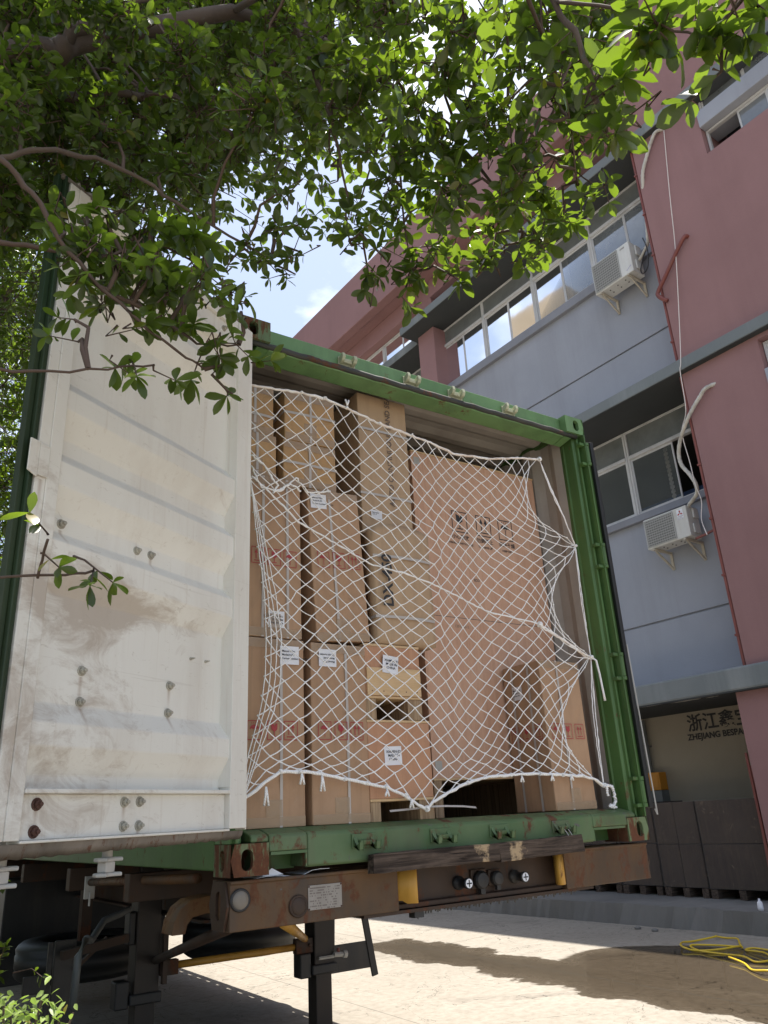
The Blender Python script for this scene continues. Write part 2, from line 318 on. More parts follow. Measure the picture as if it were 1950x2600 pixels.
def ground_m():
    n = NT('sunlit_concrete_yard'); n.oc(); n._oc = n.raw; x, y, z = n.xyz()
    c = n.mix(n.ramp(n.noise(.55, 7, .6), .3, .72), (.285,.255,.21), (.36,.325,.275))
    f = n.noise(14, 6, .7); c = n.mix(n.math('MULTIPLY', n.ramp(f, .42, .66), .55), c, (.19,.165,.13))
    sp = n.noise(55, 3, .6); c = n.mix(n.math('MULTIPLY', n.ramp(sp, .62, .70), .25), c, (.52,.49,.43))
    w = n.math('MULTIPLY', n.math('SUBTRACT', n.noise(1.1, 7, .62), .5), 1.9); w2 = n.math('MULTIPLY', n.math('SUBTRACT', n.noise(2.6, 6, .65), .5), 1.6)
    band = n.math('SUBTRACT', .50, n.math('ABSOLUTE', n.math('ADD', n.math('SUBTRACT', x, 4.86), n.math('MULTIPLY', w, .55))))
    band = n.math('MINIMUM', band, n.math('MULTIPLY', n.math('SUBTRACT', 6.7, y), .5))
    ex = n.math('DIVIDE', n.math('SUBTRACT', x, 5.9), 1.5); ey = n.math('DIVIDE', n.math('SUBTRACT', y, 2.5), 2.0)
    el = n.math('SUBTRACT', .62, n.math('ADD', n.math('MULTIPLY', ex, ex), n.math('MULTIPLY', ey, ey)))
    pud = n.math('ADD', n.math('MAXIMUM', band, el), n.math('MULTIPLY', w2, .16)); wet = n.ramp(pud, .0, .045)
    ln = n.math('LESS_THAN', n.math('ABSOLUTE', n.math('SUBTRACT', x, 4.9)), .012); ln2 = n.math('LESS_THAN', n.math('ABSOLUTE', n.math('SUBTRACT', n.math('SUBTRACT', y, 5.75), n.math('MULTIPLY', n.math('SUBTRACT', x, 5.29), .2))), .007)
    ln3 = n.math('LESS_THAN', n.math('ABSOLUTE', n.math('SUBTRACT', x, 2.72)), .006)
    oil = n.noise(.8, 8, .7, dist=.6); c = n.mix(n.math('MULTIPLY', n.ramp(oil, .56, .66), .45), c, (.12,.105,.085))
    ck = n.math('ABSOLUTE', n.math('SUBTRACT', n.noise(.9, 5, .6, dist=.8), .5)); c = n.mix(n.math('MULTIPLY', n.math('LESS_THAN', ck, .0022), .7), c, (.05,.045,.035))
    tyre = n.noise(1, 5, .6, n.scaled((3.5,.12,1))); c = n.mix(n.math('MULTIPLY', n.ramp(tyre, .58, .68), .22), c, (.14,.125,.105))
    c = n.mix(wet, c, n.mix(1, c, (.27,.235,.195), 'MULTIPLY'))
    c = n.mix(n.math('MULTIPLY', n.math('MAXIMUM', n.math('MAXIMUM', ln, ln2), ln3), .6), c, (.07,.062,.05))
    n.set(c, n.mix(wet, (.85,.85,.85), n.ramp(pud, .10, .40, (.30,.30,.30,1), (.06,.06,.06,1))))
    n.bump(n.math('MULTIPLY', n.math('ADD', n.math('MULTIPLY', f, .5), n.math('MULTIPLY', sp, .4)), n.math('SUBTRACT', 1, wet)), .25, .008); return n.m
GROUND = ground_m()
SOIL = stucco('added_bed_soil', (.030,.024,.017), (.055,.043,.030), .3, (.02,.03,.012))
DOCKM = stucco('stained_dock_concrete', (.17,.165,.155), (.23,.22,.205), .6, (.08,.075,.07))
BARK = paint('grey_brown_bark', (.060,.043,.033), (.125,.095,.075), rough=.95, dirt=.7, dirtcol=(.03,.022,.017), bump=1.0, chips=.60)
TWIG = NT('brown_twig').set((.085,.055,.040), .8).m
def leaf_m(name, dark, light, trans, tcol, gloss=.32):
    n = NT(name); ge = n.N('ShaderNodeNewGeometry'); oi = n.N('ShaderNodeObjectInfo')
    r = n.math('FRACT', n.math('ADD', ge.outputs['Random Per Island'], oi.outputs['Random']))
    c = n.mix(r, dark, light); c = n.mix(n.math('GREATER_THAN', r, .97), c, (.16,.11,.015)); c = n.mix(n.math('MULTIPLY', ge.outputs['Backfacing'], .6), c, tuple(q*1.45+.008 for q in light))
    n.set(c, gloss, spec=.5); tl = n.N('ShaderNodeBsdfTranslucent'); n.put(tl.inputs[0], n.mix(r, tcol, tuple(q*1.25 for q in tcol)))
    a = n.N('ShaderNodeMixShader'); a.inputs[0].default_value = trans; n.t.links.new(n.b.outputs[0], a.inputs[1]); n.t.links.new(tl.outputs[0], a.inputs[2])
    n.t.links.new(a.outputs[0], n.out.inputs[0]); return n.m
LEAF = leaf_m('tree_leaf', (.007,.013,.004), (.017,.028,.007), .29, (.31,.48,.028))
HEDGE = leaf_m('hedge_leaf', (.20,.27,.07), (.34,.42,.13), .35, (.30,.46,.06), .4)

# ------------------------------------------------------------------ ground and dock
g = MB(); g.add([(-1200,-1200,0),(1200,-1200,0),(1200,1200,0),(-1200,1200,0)], [(0,1,2,3)])
struct(g.build('ground', GROUND))
g = MB(); k = 40                               # dark planting bed added left of the trailer to cut ground bounce; concrete kerb
for i in range(k+1):
    for j in range(13): g.v.append((-7+6.55*j/12, -2.5+22*i/k, .03+.05*abs(math.sin(i*1.3+j*2.1))*(0 < j < 12)))
g.f = [(i*13+j, i*13+j+1, (i+1)*13+j+1, (i+1)*13+j) for i in range(k) for j in range(12)]
struct(g.build('added_dark_bed', SOIL, smooth=True))
g = MB(); g.box(-.4495,-.33,-2.5,19.5,-.02,.11); struct(g.build('kerb', DOCKM, bev=.01))
AZ = R(2.75)                                   # the factory front runs almost parallel to the container
def toworld(d, s, z): return Vector((d*math.cos(AZ) - s*math.sin(AZ), d*math.sin(AZ) + s*math.cos(AZ), z))
def dock_floor():
    m = MB(); rng = random.Random(3); n = 240
    top = []; bot = []
    for i in range(n+1):
        s = -6 + 22*i/n; j = rng.uniform(-.012,.012) + .03*math.sin(s*1.7) + .015*math.sin(s*7.3) + (.07 if 3.2 < s < 3.7 else 0)
        top.append((8.02 + j, s, .25 + rng.uniform(-.006,.006))); bot.append((8.00 + rng.uniform(-.02,.02), s, -.02))
    o = len(m.v); m.v += bot + top + [(10.2, p[1], .255) for p in top]
    k = n+1
    for i in range(n):
        m.f.append((i, k+i, k+i+1, i+1)[::-1]); m.f.append((k+i, 2*k+i, 2*k+i+1, k+i+1)[::-1])
    o = m.build('loading_dock', DOCKM); o.rotation_euler = (0,0,AZ); return struct(o)
dock_floor()

# ------------------------------------------------------------------ factory building (local x = depth behind the yard, y = along the front)
fb = thing('factory_building', 'dusty red and blue-grey factory with ribbon windows and dark concrete ledges', 'building', (0,0,0), AZ)
def part(name, mat, boxes, parent=fb, bev=0):
    m = MB()
    for b in boxes: m.box(*b)
    return m.build(name, mat, parent, bev=bev)
# stair tower: red wall with punched windows
TW = 8.62; TS = 2.56
part('tower_wall', REDWALL, [(TW,12,-7,TS,3.0,6.20), (TW,12,1.34,TS,6.20,7.56), (TW,12,-7,TS,7.56,11.05), (TW,12,1.34,TS,11.05,12.30), (TW,12,-7,TS,12.30,19), (TW+.02,12,-7,-2.2,6.2,7.56), (TW+.02,12,-7,-2.2,11.05,12.3)])
part('tower_pier', REDWALL, [(TW,9.6,-7,2.80,.25,2.86)], bev=.012)
part('tower_ledge', GREYWALL, [(TW-.03,TW+.5,-2.2,1.337,11.58,11.90)], bev=.01)
part('tower_ledge', GREYWALL, [(TW-.03,TW+.5,-2.2,1.337,6.74,7.07)], bev=.01)
# recessed grey bay
part('bay_wall', GREYWALL, [(9.45,9.7,TS,9.0,3.1,4.195), (9.45,9.7,TS,9.0,4.225,5.95), (9.485,9.7,TS,9.0,4.19,4.23)], bev=.006)
part('bay_wall', GREYWALL, [(9.25,9.6,TS,9.0,7.7,8.975), (9.25,9.6,TS,9.0,9.01,10.5), (9.29,9.6,TS,9.0,8.97,9.02)], bev=.006)
part('window_ledge', SILLM, [(9.36,9.6,TS,9.0,5.915,6.035)], bev=.008)
part('window_ledge', SILLM, [(9.16,9.5,TS,8.5,10.49,10.67)], bev=.008)
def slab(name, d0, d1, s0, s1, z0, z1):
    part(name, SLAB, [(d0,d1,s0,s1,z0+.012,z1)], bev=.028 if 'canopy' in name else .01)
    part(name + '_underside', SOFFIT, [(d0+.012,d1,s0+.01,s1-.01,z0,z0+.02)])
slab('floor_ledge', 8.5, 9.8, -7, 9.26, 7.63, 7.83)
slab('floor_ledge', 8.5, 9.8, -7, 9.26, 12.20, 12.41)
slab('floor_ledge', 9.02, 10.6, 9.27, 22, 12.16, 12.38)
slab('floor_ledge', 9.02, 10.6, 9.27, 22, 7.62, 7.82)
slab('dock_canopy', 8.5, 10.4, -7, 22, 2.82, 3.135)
for k, (s0, d0, w, h) in enumerate(((3.55,8.56,.55,.10),(3.15,8.62,.22,.07),(4.05,8.53,.40,.03))):
    rng_ = random.Random(k); m = MB(); m.poly([(d0+h*(.5+.5*math.sin(a))*rng_.uniform(.3,1.1), s0+w*.5*math.cos(a)*rng_.uniform(.6,1.1), 2.8185) for a in [6.283*i/13 for i in range(13)]]); m.build('flaked_patch', CURTAIN, fb)
part('pillar', REDWALL, [(8.9,9.6,8.50,9.07,7.84,12.19), (8.9,9.6,8.50,9.07,12.42,13.44)], bev=.012)
part('parapet', REDWALL, [(8.3,8.55,TS+.01,22,13.42,14.92), (8.55,11,TS+.01,22,13.46,13.7)], bev=.015)
part('roof_beam', REDWALL, [(8.86,9.2,TS+.01,8.49,12.98,13.455), (8.86,9.2,9.08,22,12.98,13.455)], bev=.01)
part('far_wall', GREYWALL, [(9.75,10.0,9.07,22,3.1,5.95), (9.75,10.0,9.07,22,7.82,10.5)], bev=.008)
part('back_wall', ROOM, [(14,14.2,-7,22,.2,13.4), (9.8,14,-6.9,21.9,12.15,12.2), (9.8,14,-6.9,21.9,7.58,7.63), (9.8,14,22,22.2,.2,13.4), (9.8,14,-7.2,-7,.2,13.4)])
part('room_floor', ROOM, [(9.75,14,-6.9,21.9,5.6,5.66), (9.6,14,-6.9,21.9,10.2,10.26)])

def window(s0, s1, z0, z1, zt, d, panes, open_at=None, tops=None, headgap=.0):
    """one window unit: frame part with pane sub-parts; s0 is the end nearer the camera"""
    f = MB(); t = .035; dd = .05
    f.box(d-.02, d+dd, s0, s0+t, z0, z1); f.box(d-.02, d+dd, s1-t, s1, z0, z1)
    f.box(d-.02, d+dd, s0+t, s1-t, z0, z0+t); f.box(d-.02, d+dd, s0+t, s1-t, z1-t, z1)
    if zt: f.box(d-.035, d+dd, s0+t, s1-t, zt-.03, zt+.03)
    top = zt-.03 if zt else z1-t
    w = (s1-s0-2*t)/panes
    for i in range(panes):
        a = s0+t+w*i; b = a+w; off = .012*(i % 2)
        if open_at is not None and i == open_at: continue
        for (u0,u1,v0,v1) in ((a,a+.028,z0+t,top),(b-.028,b,z0+t,top),(a+.028,b-.028,z0+t,z0+t+.035),(a+.028,b-.028,top-.035,top)):
            f.box(d-.004+off, d+.02+off, u0, u1, v0, v1)
    w_ = f.build('window', ALU, fb, bev=.003, seg=1)
    for i in range(panes):
        if open_at is not None and i == open_at: continue
        a = s0+t+w*i; b = a+w; off = .012*(i % 2); e = random.uniform(-.004,.004)
        p = MB(); p.add([(d+.008+off+e,a+.028,z0+t+.035),(d+.008+off,b-.028,z0+t+.035),(d+.008+off-e,b-.028,top-.035),(d+.008+off,a+.028,top-.035)], [(0,1,2,3)])
        p.build('pane', GLASS if z0 > 8 else GLASS_D, w_)
    if zt:
        k = tops or 1; w2 = (s1-s0-2*t)/k
        for i in range(k):
            p = MB(); p.box(d+.006, d+.012, s0+t+w2*i+.012, s0+t+w2*(i+1)-.012, zt+.03, z1-t); p.build('transom_pane', GLASS_UP, w_)
            if i: q = MB().box(d-.01, d+.045, s0+t+w2*i-.0118, s0+t+w2*i+.0118, zt+.03, z1-t); q.build('transom_bar', ALU, w_)
    return w_
# middle storey (ledge at 7.63 above)
window(2.58, 4.33, 6.04, 7.62, 7.12, 9.45, 2, open_at=0, tops=1)
window(4.34, 5.95, 6.04, 7.62, 7.12, 9.45, 2, tops=1)
window(5.96, 7.6, 6.04, 7.62, 7.12, 9.45, 2, tops=1); window(7.61, 8.95, 6.04, 7.62, 7.12, 9.45, 2, tops=1)
# upper storey
U = [2.58, 4.16, 5.69, 7.19, 8.60]
for a, b in zip(U, U[1:]): window(a+.002, b-.002, 10.68, 12.19, 11.75, 9.25, 2, tops=1)
for a in (9.1, 10.7, 12.3, 13.9, 15.5):
    window(a, a+1.59, 12.39, 12.97, None, 9.1, 2); window(a, a+1.59, 10.5, 12.15, 11.7, 9.75, 2); window(a, a+1.59, 6.0, 7.6, 7.1, 9.75, 2)
for a in (2.6, 4.1, 5.6, 7.05): window(a, a+1.44, 12.43, 12.97, None, 9.1, 2)
# tower windows either side of the pale ledge
for z0, z1 in ((11.91, 12.29), (7.08, 7.55)):
    window(-.2, 1.33, z0, z1, None, TW+.14, 2); window(-1.8, -.21, z0, z1, None, TW+.14, 2)
window(-.2, 1.33, 11.06, 11.575, None, TW+.14, 3, open_at=2); window(-1.8, -.21, 11.06, 11.575, None, TW+.14, 2)
window(-.2, 1.33, 6.21, 6.735, None, TW+.14, 3); window(-1.8, -.21, 6.21, 6.735, None, TW+.14, 2)
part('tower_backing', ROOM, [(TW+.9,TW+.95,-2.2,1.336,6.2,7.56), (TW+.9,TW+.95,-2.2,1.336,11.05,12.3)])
# things seen through the glass: a slotted rack post and pale blinds
m = MB()
for k in range(22): m.box(10.05,10.06,3.93,3.95,5.75+k*.08,5.80+k*.08); m.box(10.05,10.06,3.99,4.01,5.75+k*.08,5.80+k*.08)
m.box(10.05,10.06,3.951,3.989,5.66,7.5); m.build('rack_post', CURTAIN, fb)
m = MB(); m.box(10.4,10.9,3.2,4.9,5.8,6.2); m.box(10.5,10.9,3.6,5.1,6.45,6.6); m.build('stored_goods', NT('blue_tarpaulin').set((.05,.09,.20), .6).m, fb)
def blind(s0, s1, z0, z1, d):
    m = MB(); k = 16
    for i in range(k):
        a = s0+(s1-s0)*i/k; b = s0+(s1-s0)*(i+1)/k; y0 = d+.02*math.sin(i*2.1); y1 = d+.02*math.sin((i+1)*2.1)
        m.add([(y0,a,z0),(y1,b,z0),(y1,b,z1),(y0,a,z1)], [(0,1,2,3)])
    m.build('curtain', CURTAIN, fb)
for a, b in ((7.9,8.5),(7.2,7.8),(6.45,7.15),(5.75,6.4),(4.9,5.65)): blind(a, b, 10.7, 11.9, 9.48)

# ------------------------------------------------------------------ dock wall, sign and goods
dw = MB(); dw.box(9.98,10.2,2.4,22,.25,2.83); dwo = dw.build('dock_wall', CREAMWALL, fb)
text('浙江鑫宝', (9.972,4.50,2.545), (0,-1,0), (0,0,1), .275, INK, fb, 'sign_lettering', bold=.005)
text('ZHEJIANG BESPACKER', (9.972,4.53,2.395), (0,-1,0), (0,0,1), .125, INK, fb, 'sign_lettering', bold=.004)
def bthing(name, label, cat, d, s, z, group=None): return thing(name, label, cat, toworld(d,s,z), AZ, group)
t = bthing('cable_box', 'orange box fixed on the cream dock wall above a grey cabinet', 'box', 9.88, 5.25, 1.75)
MB().box(-.10,.095,-.20,.20,-.06,.21).build('case', ORBOX, t, bev=.008); MB().box(-.108,-.101,-.17,.17,-.03,.18).build('lid', ORBOX, t, bev=.003)
t = bthing('electric_cabinet', 'grey metal electric cabinet under the orange box', 'cabinet', 9.88, 5.25, 1.52)
MB().box(-.10,.095,-.2,.2,-.05,.165).build('case', GREYBOX, t, bev=.006); MB().box(-.106,-.101,-.06,-.03,.02,.07).build('socket', BLACK, t); MB().box(-.106,-.101,.03,.06,.02,.07).build('socket', BLACK, t)
m = MB(); m.cyl((0,0,0),(0,0,.83),.05,10); m.box(-.06,.06,-.07,.07,.40,.42)
o = m.build('cable_duct', GREYBOX, None, bev=0); o.location = toworld(9.915,5.30,1.965); tag(o, 'dark vertical duct rising from the orange box to the canopy', 'pipe')
def stack(s0, s1, d0, d1, z1, label, sd):
    t = bthing('wrapped_carton_stack', label, 'cartons', (d0+d1)/2, (s0+s1)/2, .255); rng = random.Random(sd)
    w = s1-s0; dp = d1-d0; nz = 2; ny = 1 + sd % 2
    for k in range(nz):
        for j in range(ny):
            m = MB(); h = (z1-.255-.12)/nz; a = -w/2+w*j/ny; jt = rng.uniform(-.008,.008)
            m.box(-dp/2+.01+jt, dp/2, a+.004, a+w/ny-.004, .12+k*h+.003, .12+(k+1)*h-.003); m.build('carton', FILM, t, bev=.006)
    m = MB()
    for j in (-1,0,1): m.box(-dp/2,dp/2,j*(w/2-.06)-.05,j*(w/2-.06)+.05,0,.115)
    m.build('pallet', OLDWOOD, t)
    m = MB(); rr = [(-dp/2-.004,-w/2-.004),(dp/2,-w/2-.004),(dp/2,w/2+.004),(-dp/2-.004,w/2+.004)]
    for i in range(4):
        a, b = rr[i], rr[(i+1)%4]; m.add([(a[0],a[1],.12),(b[0],b[1],.12),(b[0],b[1],z1-.25),(a[0],a[1],z1-.25)], [(0,1,2,3)])
    m.build('stretch_film', FILMCLEAR, t)
def film():
    n = NT('stretch_film'); n.set((.6,.6,.6), .15); n.bump(n.noise(6,6,.7,n.scaled((1,1,5))), 1.0, .03); tr = n.N('ShaderNodeBsdfTransparent'); k = n.N('ShaderNodeMixShader'); k.inputs[0].default_value = .05
    n.t.links.new(tr.outputs[0], k.inputs[1]); n.t.links.new(n.b.outputs[0], k.inputs[2]); n.t.links.new(k.outputs[0], n.out.inputs[0]); return n.m
FILMCLEAR = film()
stack(5.55, 6.5, 9.1, 9.9, 1.5, 'film wrapped carton stack partly behind the open container door edge', 1)
stack(4.78, 5.5, 9.05, 9.9, 1.52, 'film wrapped carton stack below the grey electric cabinet', 2)
stack(4.0, 4.72, 9.0, 9.9, 1.5, 'dark film wrapped carton stack in the middle of the dock row', 3)
stack(3.0, 3.95, 8.95, 9.9, 1.5, 'carton stack in wrinkled shiny film beside the red pier', 4)
def leaning(name, label, s0, z0, s1, z1, d, mat, w=.035):
    m = MB(); a = Vector((0,0,0)); b = Vector((.12,s1-s0,z1-z0)); m.bar(a,b,w,w*.6,(1,0,0)); o = m.build(name, mat, None, bev=.003); o.location = toworld(d,s0,z0); o.rotation_euler = (0,0,AZ); tag(o,label,'bar')
leaning('steel_bar', 'long red steel bar leaning beside the red pier', 2.84, .27, 2.92, 2.06, 8.66, REDPIPE)
leaning('steel_bar', 'shorter red steel bar leaning against the longer one', 2.93, .27, 2.945, 1.9, 8.75, REDPIPE, .028)
# debris on the dock edge
for k, (d, s, c) in enumerate(((8.1,2.75,'bottle'),(7.75,4.3,'stone'),(7.7,4.0,'stone'))):
    m = MB(); m.lathe([(.0,0),(.03,.002),(.035,.03),(.03,.09),(.012,.11),(.012,.13),(0,.13)] if c == 'bottle' else [(0,0),(.04,.0),(.045,.02),(.02,.035),(0,.036)], 9)
    o = m.build(c, PAPER if c == 'bottle' else DOCKM, None, smooth=True); o.location = toworld(d,s,.256 if c == 'bottle' else 0); tag(o, {'bottle':'small white plastic bottle on the dock edge','stone':'small concrete lump lying below the dock kerb'}[c], c, None if c == 'bottle' else 'rubble by the dock kerb')

# ------------------------------------------------------------------ air conditioners on the bay wall
def ac(label, d, s, z, w, h, dp, kind):
    t = bthing('air_conditioner', label, 'air conditioner', d, s, z)
    MB().box(0,dp,0,w,0,h).build('case', ACWHITE, t, bev=.012, seg=3)
    g0, g1 = (.30*w, w-.02) ; zz0, zz1 = .03, h-.03
    gm = MB(); gm.box(-.004,-.001,g0,g1,zz0,zz1); gm.build('fan_recess', ACDARK, t)
    gm = MB(); gm.box(-.016,-.004,g0,g0+.016,zz0,zz1); gm.box(-.016,-.004,g1-.016,g1,zz0,zz1); gm.box(-.016,-.004,g0,g1,zz0-.004,zz0+.012); gm.box(-.016,-.004,g0,g1,zz1-.012,zz1+.004)
    nx, nz = (13, 11)
    for i in range(1,nx*2): y = g0+(g1-g0)*i/(nx*2); gm.box(-.012,-.006,y-.0022,y+.0022,zz0,zz1)
    for i in range(1,nz): zz = zz0+(zz1-zz0)*i/nz; gm.box(-.018,-.011,g0,g1,zz-.006,zz+.006)
    for i in range(1,nx): y = g0+(g1-g0)*i/nx; gm.box(-.0175,-.0105,y-.004,y+.004,zz0,zz1)
    gm.build('fan_grille', ACGRILLE, t)
    MB().box(dp*.45,dp*.9,-.035,-.002,h*.62,h*.93).build('valve_cover', ACWHITE, t, bev=.008)
    MB().box(dp*.3,dp*.85,-.028,-.002,h*.12,h*.42).build('valve_cover', ACWHITE, t, bev=.008)
    for y in (.14*w, .86*w):
        b = MB(); b.bar((-.02,y,-.022),(.46,y,-.022),.035,.035); b.box(.43,.452,y-.022,y+.022,-.30,-.005); b.bar((.05,y,-.045),(.435,y,-.28),.022,.035); b.build('bracket', BRACKET, t, bev=.002)
    b = MB()
    for y in (.3,.5,.7):
        for x in (.3,.6): b.cyl((dp*x,w*y,-.003),(dp*x,w*y,-.012),.012,8)
    b.build('drain_plug', ACDARK, t)
    if kind == 'diamond':
        st = MB(); st.box(-.003,-.001,.06,.17,h*.60,h*.93).build('sticker', PAPER, t)
        lg = MB(); cx, cz = .115, h*.80; a = .031
        for ang in (90, 210, 330):
            an = R(ang); p = lambda r_, o_: (-.0045, cx-r_*math.cos(an+o_), cz+r_*math.sin(an+o_))
            lg.add([p(.001,0), p(a,-.52), p(a*1.72,0), p(a,.52)], [(0,1,2,3)])
        lg.build('emblem', REDINK, t)
        for k in range(3): text(['MITSUBISHI','ELECTRIC','INDUSTRIES'][k], (-.0045,.163,h*.685-.02*k), (0,-1,0), (0,0,1), .018, INKG, t)
    else:
        text('GREE', (-.0015,.19,h*.86), (0,-1,0), (0,0,1), .042, INKG, t, bold=.001)
        text('inverter', (-.0015,.13,h*.10), (0,-.85,.5), (0,.5,.85), .04, NT('violet_print').set((.14,.10,.40),.5).m, t)
    return t
ac('grey split air conditioner with red three-diamond sticker on the lower grey wall', 9.0, 3.18, 5.255, .79, .50, .30, 'diamond')
ac('white split air conditioner with violet script on the upper grey wall', 8.78, 3.09, 10.05, .83, .63, .32, 'violet')
def btube(name, label, cat, pts, r, mat, n=8, smooth=True, tape_=None):
    # smooth the polyline
    P = [Vector(p) for p in pts]; Q = []
    for i in range(len(P)-1):
        p0, p1, p2, p3 = P[max(i-1,0)], P[i], P[i+1], P[min(i+2,len(P)-1)]
        for k in range(6):
            u = k/6; Q.append(.5*((2*p1)+(p2-p0)*u+(2*p0-5*p1+4*p2-p3)*u*u+(3*p1-p0-3*p2+p3)*u**3))
    Q.append(P[-1]); org = Q[0].copy()
    m = MB(); m.tube([q-org for q in Q], r if not tape_ else [r*(1+.10*math.sin(i*2.7)) for i in range(len(Q))], n)
    o = m.build(name, mat, None, smooth=smooth); o.location = toworld(*org); o.rotation_euler = (0,0,AZ); return tag(o, label, cat)
btube('lagged_pipe', 'pale lagged pipe curving from a hole in the red wall to the upper air conditioner', 'pipe', [(8.66,1.91,12.12),(8.56,2.03,12.12),(8.56,2.16,12.0),(8.56,2.30,11.78),(8.57,2.42,11.58),(8.62,2.50,11.38),(8.74,2.60,11.1),(8.80,2.66,10.95),(8.85,2.74,10.6),(8.9,2.82,10.45),(8.95,3.05,10.3)], .030, LAGGING, 8, tape_=True)
btube('lagged_pipe', 'pale lagged pipe snaking from the red wall to the lower air conditioner', 'pipe', [(8.66,2.06,7.24),(8.56,2.21,7.19),(8.56,2.33,7.10),(8.56,2.48,6.97),(8.56,2.61,6.83),(8.66,2.82,6.66),(8.74,2.95,6.48),(8.75,2.95,6.28),(8.75,2.85,6.08),(8.76,2.80,5.92),(8.85,2.86,5.80),(9.08,3.15,5.77),(9.12,3.22,5.73)], .030, LAGGING, 8, tape_=True)
btube('white_cable', 'thin white cable hanging down the red wall past both ledges', 'cable', [(8.60,1.91,12.10),(8.56,2.05,10.79),(8.56,2.18,9.67),(8.52,2.39,8.24),(8.485,2.46,7.75),(8.485,2.50,7.6),(8.55,2.58,7.0),(8.66,2.78,6.74),(8.70,2.78,6.24),(8.70,2.77,5.86),(8.70,2.73,5.6),(8.68,2.78,5.32),(8.60,2.70,5.04)], .007, STRING, 6)
btube('drain_pipe', 'short dull red drain pipe angled across the upper red wall', 'pipe', [(8.63,1.96,9.86),(8.56,1.99,9.84),(8.55,2.17,9.66),(8.55,2.41,9.40),(8.55,2.60,9.20),(8.55,2.62,9.12),(8.56,2.56,9.02),(8.58,2.50,8.96)], .034, REDPIPE, 10)
for lab, z0, z1 in (('thin red downpipe on the tower corner below the upper ledge', 7.84, 12.18), ('thin red downpipe on the tower corner above the dock canopy', 3.15, 7.61)):
    m = MB(); m.cyl((0,0,0),(0,0,z1-z0),.022,8)
    for k in range(5): m.box(-.03,.035,-.03,.03,.4+k*.85,.43+k*.85)
    o = m.build('downpipe', REDPIPE, None); o.location = toworld(TW+.02,TS+.035,z0); o.rotation_euler = (0,0,AZ); tag(o, lab, 'pipe')
btube('power_lead', 'dark loops of wiring beside the upper air conditioner', 'cable', [(8.86,2.85,10.6),(8.84,2.80,10.3),(8.86,2.86,10.02),(8.92,3.0,9.98),(8.95,3.06,10.1),(8.93,2.95,10.3),(8.9,2.8,10.45),(8.9,2.72,10.5)], .010, DARKWIRE, 6)
btube('red_stay', 'flat red steel stay reaching from the tower to the lower air conditioner', 'arm', [(8.70,2.60,5.12),(8.9,2.9,5.16),(9.05,3.14,5.20)], .02, REDPIPE, 6)
# yellow hose lying in loops on the wet concrete
hp = [(7.025,3.13),(6.75,2.95),(6.7,2.75),(6.85,2.55),(7.05,2.47),(7.15,2.5),(7.05,2.72),(6.85,2.9),(6.72,2.72),(6.62,2.4),(6.55,2.1),(6.47,1.93),(6.6,1.85),(6.85,2.05),(7.0,2.35),(7.1,2.3),(6.9,1.9),(6.5,1.6),(6.2,1.45),(6.04,1.57),(6.1,1.75),(6.3,1.95),(6.45,2.2)]
hq = [(7.025,3.13),(7.2,3.12),(7.5,3.02),(7.58,3.07),(7.6,2.95),(7.5,2.75),(7.3,2.6),(7.1,2.45)]
def hose_pts(L): return [(d, s, .016+.010*(k % 3)) for k, (d, s) in enumerate(L)]
btube('garden_hose', 'yellow hose lying in loose loops on the wet concrete by the dock', 'hose', hose_pts(hq[::-1]+hp[1:]), .010, HOSE, 8)

# ------------------------------------------------------------------ neighbouring building across the yard (mirrored in the factory windows)
nbld = thing('neighbour_building', 'tall tan apartment block across the yard from the factory', 'building', (-16,20,0))
TAN = stucco('tan_render', (.42,.33,.22), (.48,.38,.26), .2, (.3,.24,.17))
part('wall', TAN, [(-8,0,-10,14,21,26), (-8,.5,2,7,21,33)], nbld, bev=.03)
part('lower_wall', stucco('dark_mirror_base', (.055,.06,.05), (.075,.08,.065), .2), [(-8,.6,-10,14,0,20.99)], nbld, bev=.03)  # dark tone added to the base so lower factory windows mirror less brightness
for k in range(7,8):
    for j in range(6):
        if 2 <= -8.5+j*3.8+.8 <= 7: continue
        part('window', ROOM, [(.002,.05,-8.5+j*3.8,-6.9+j*3.8,1.2+k*3.1,2.8+k*3.1)], nbld)

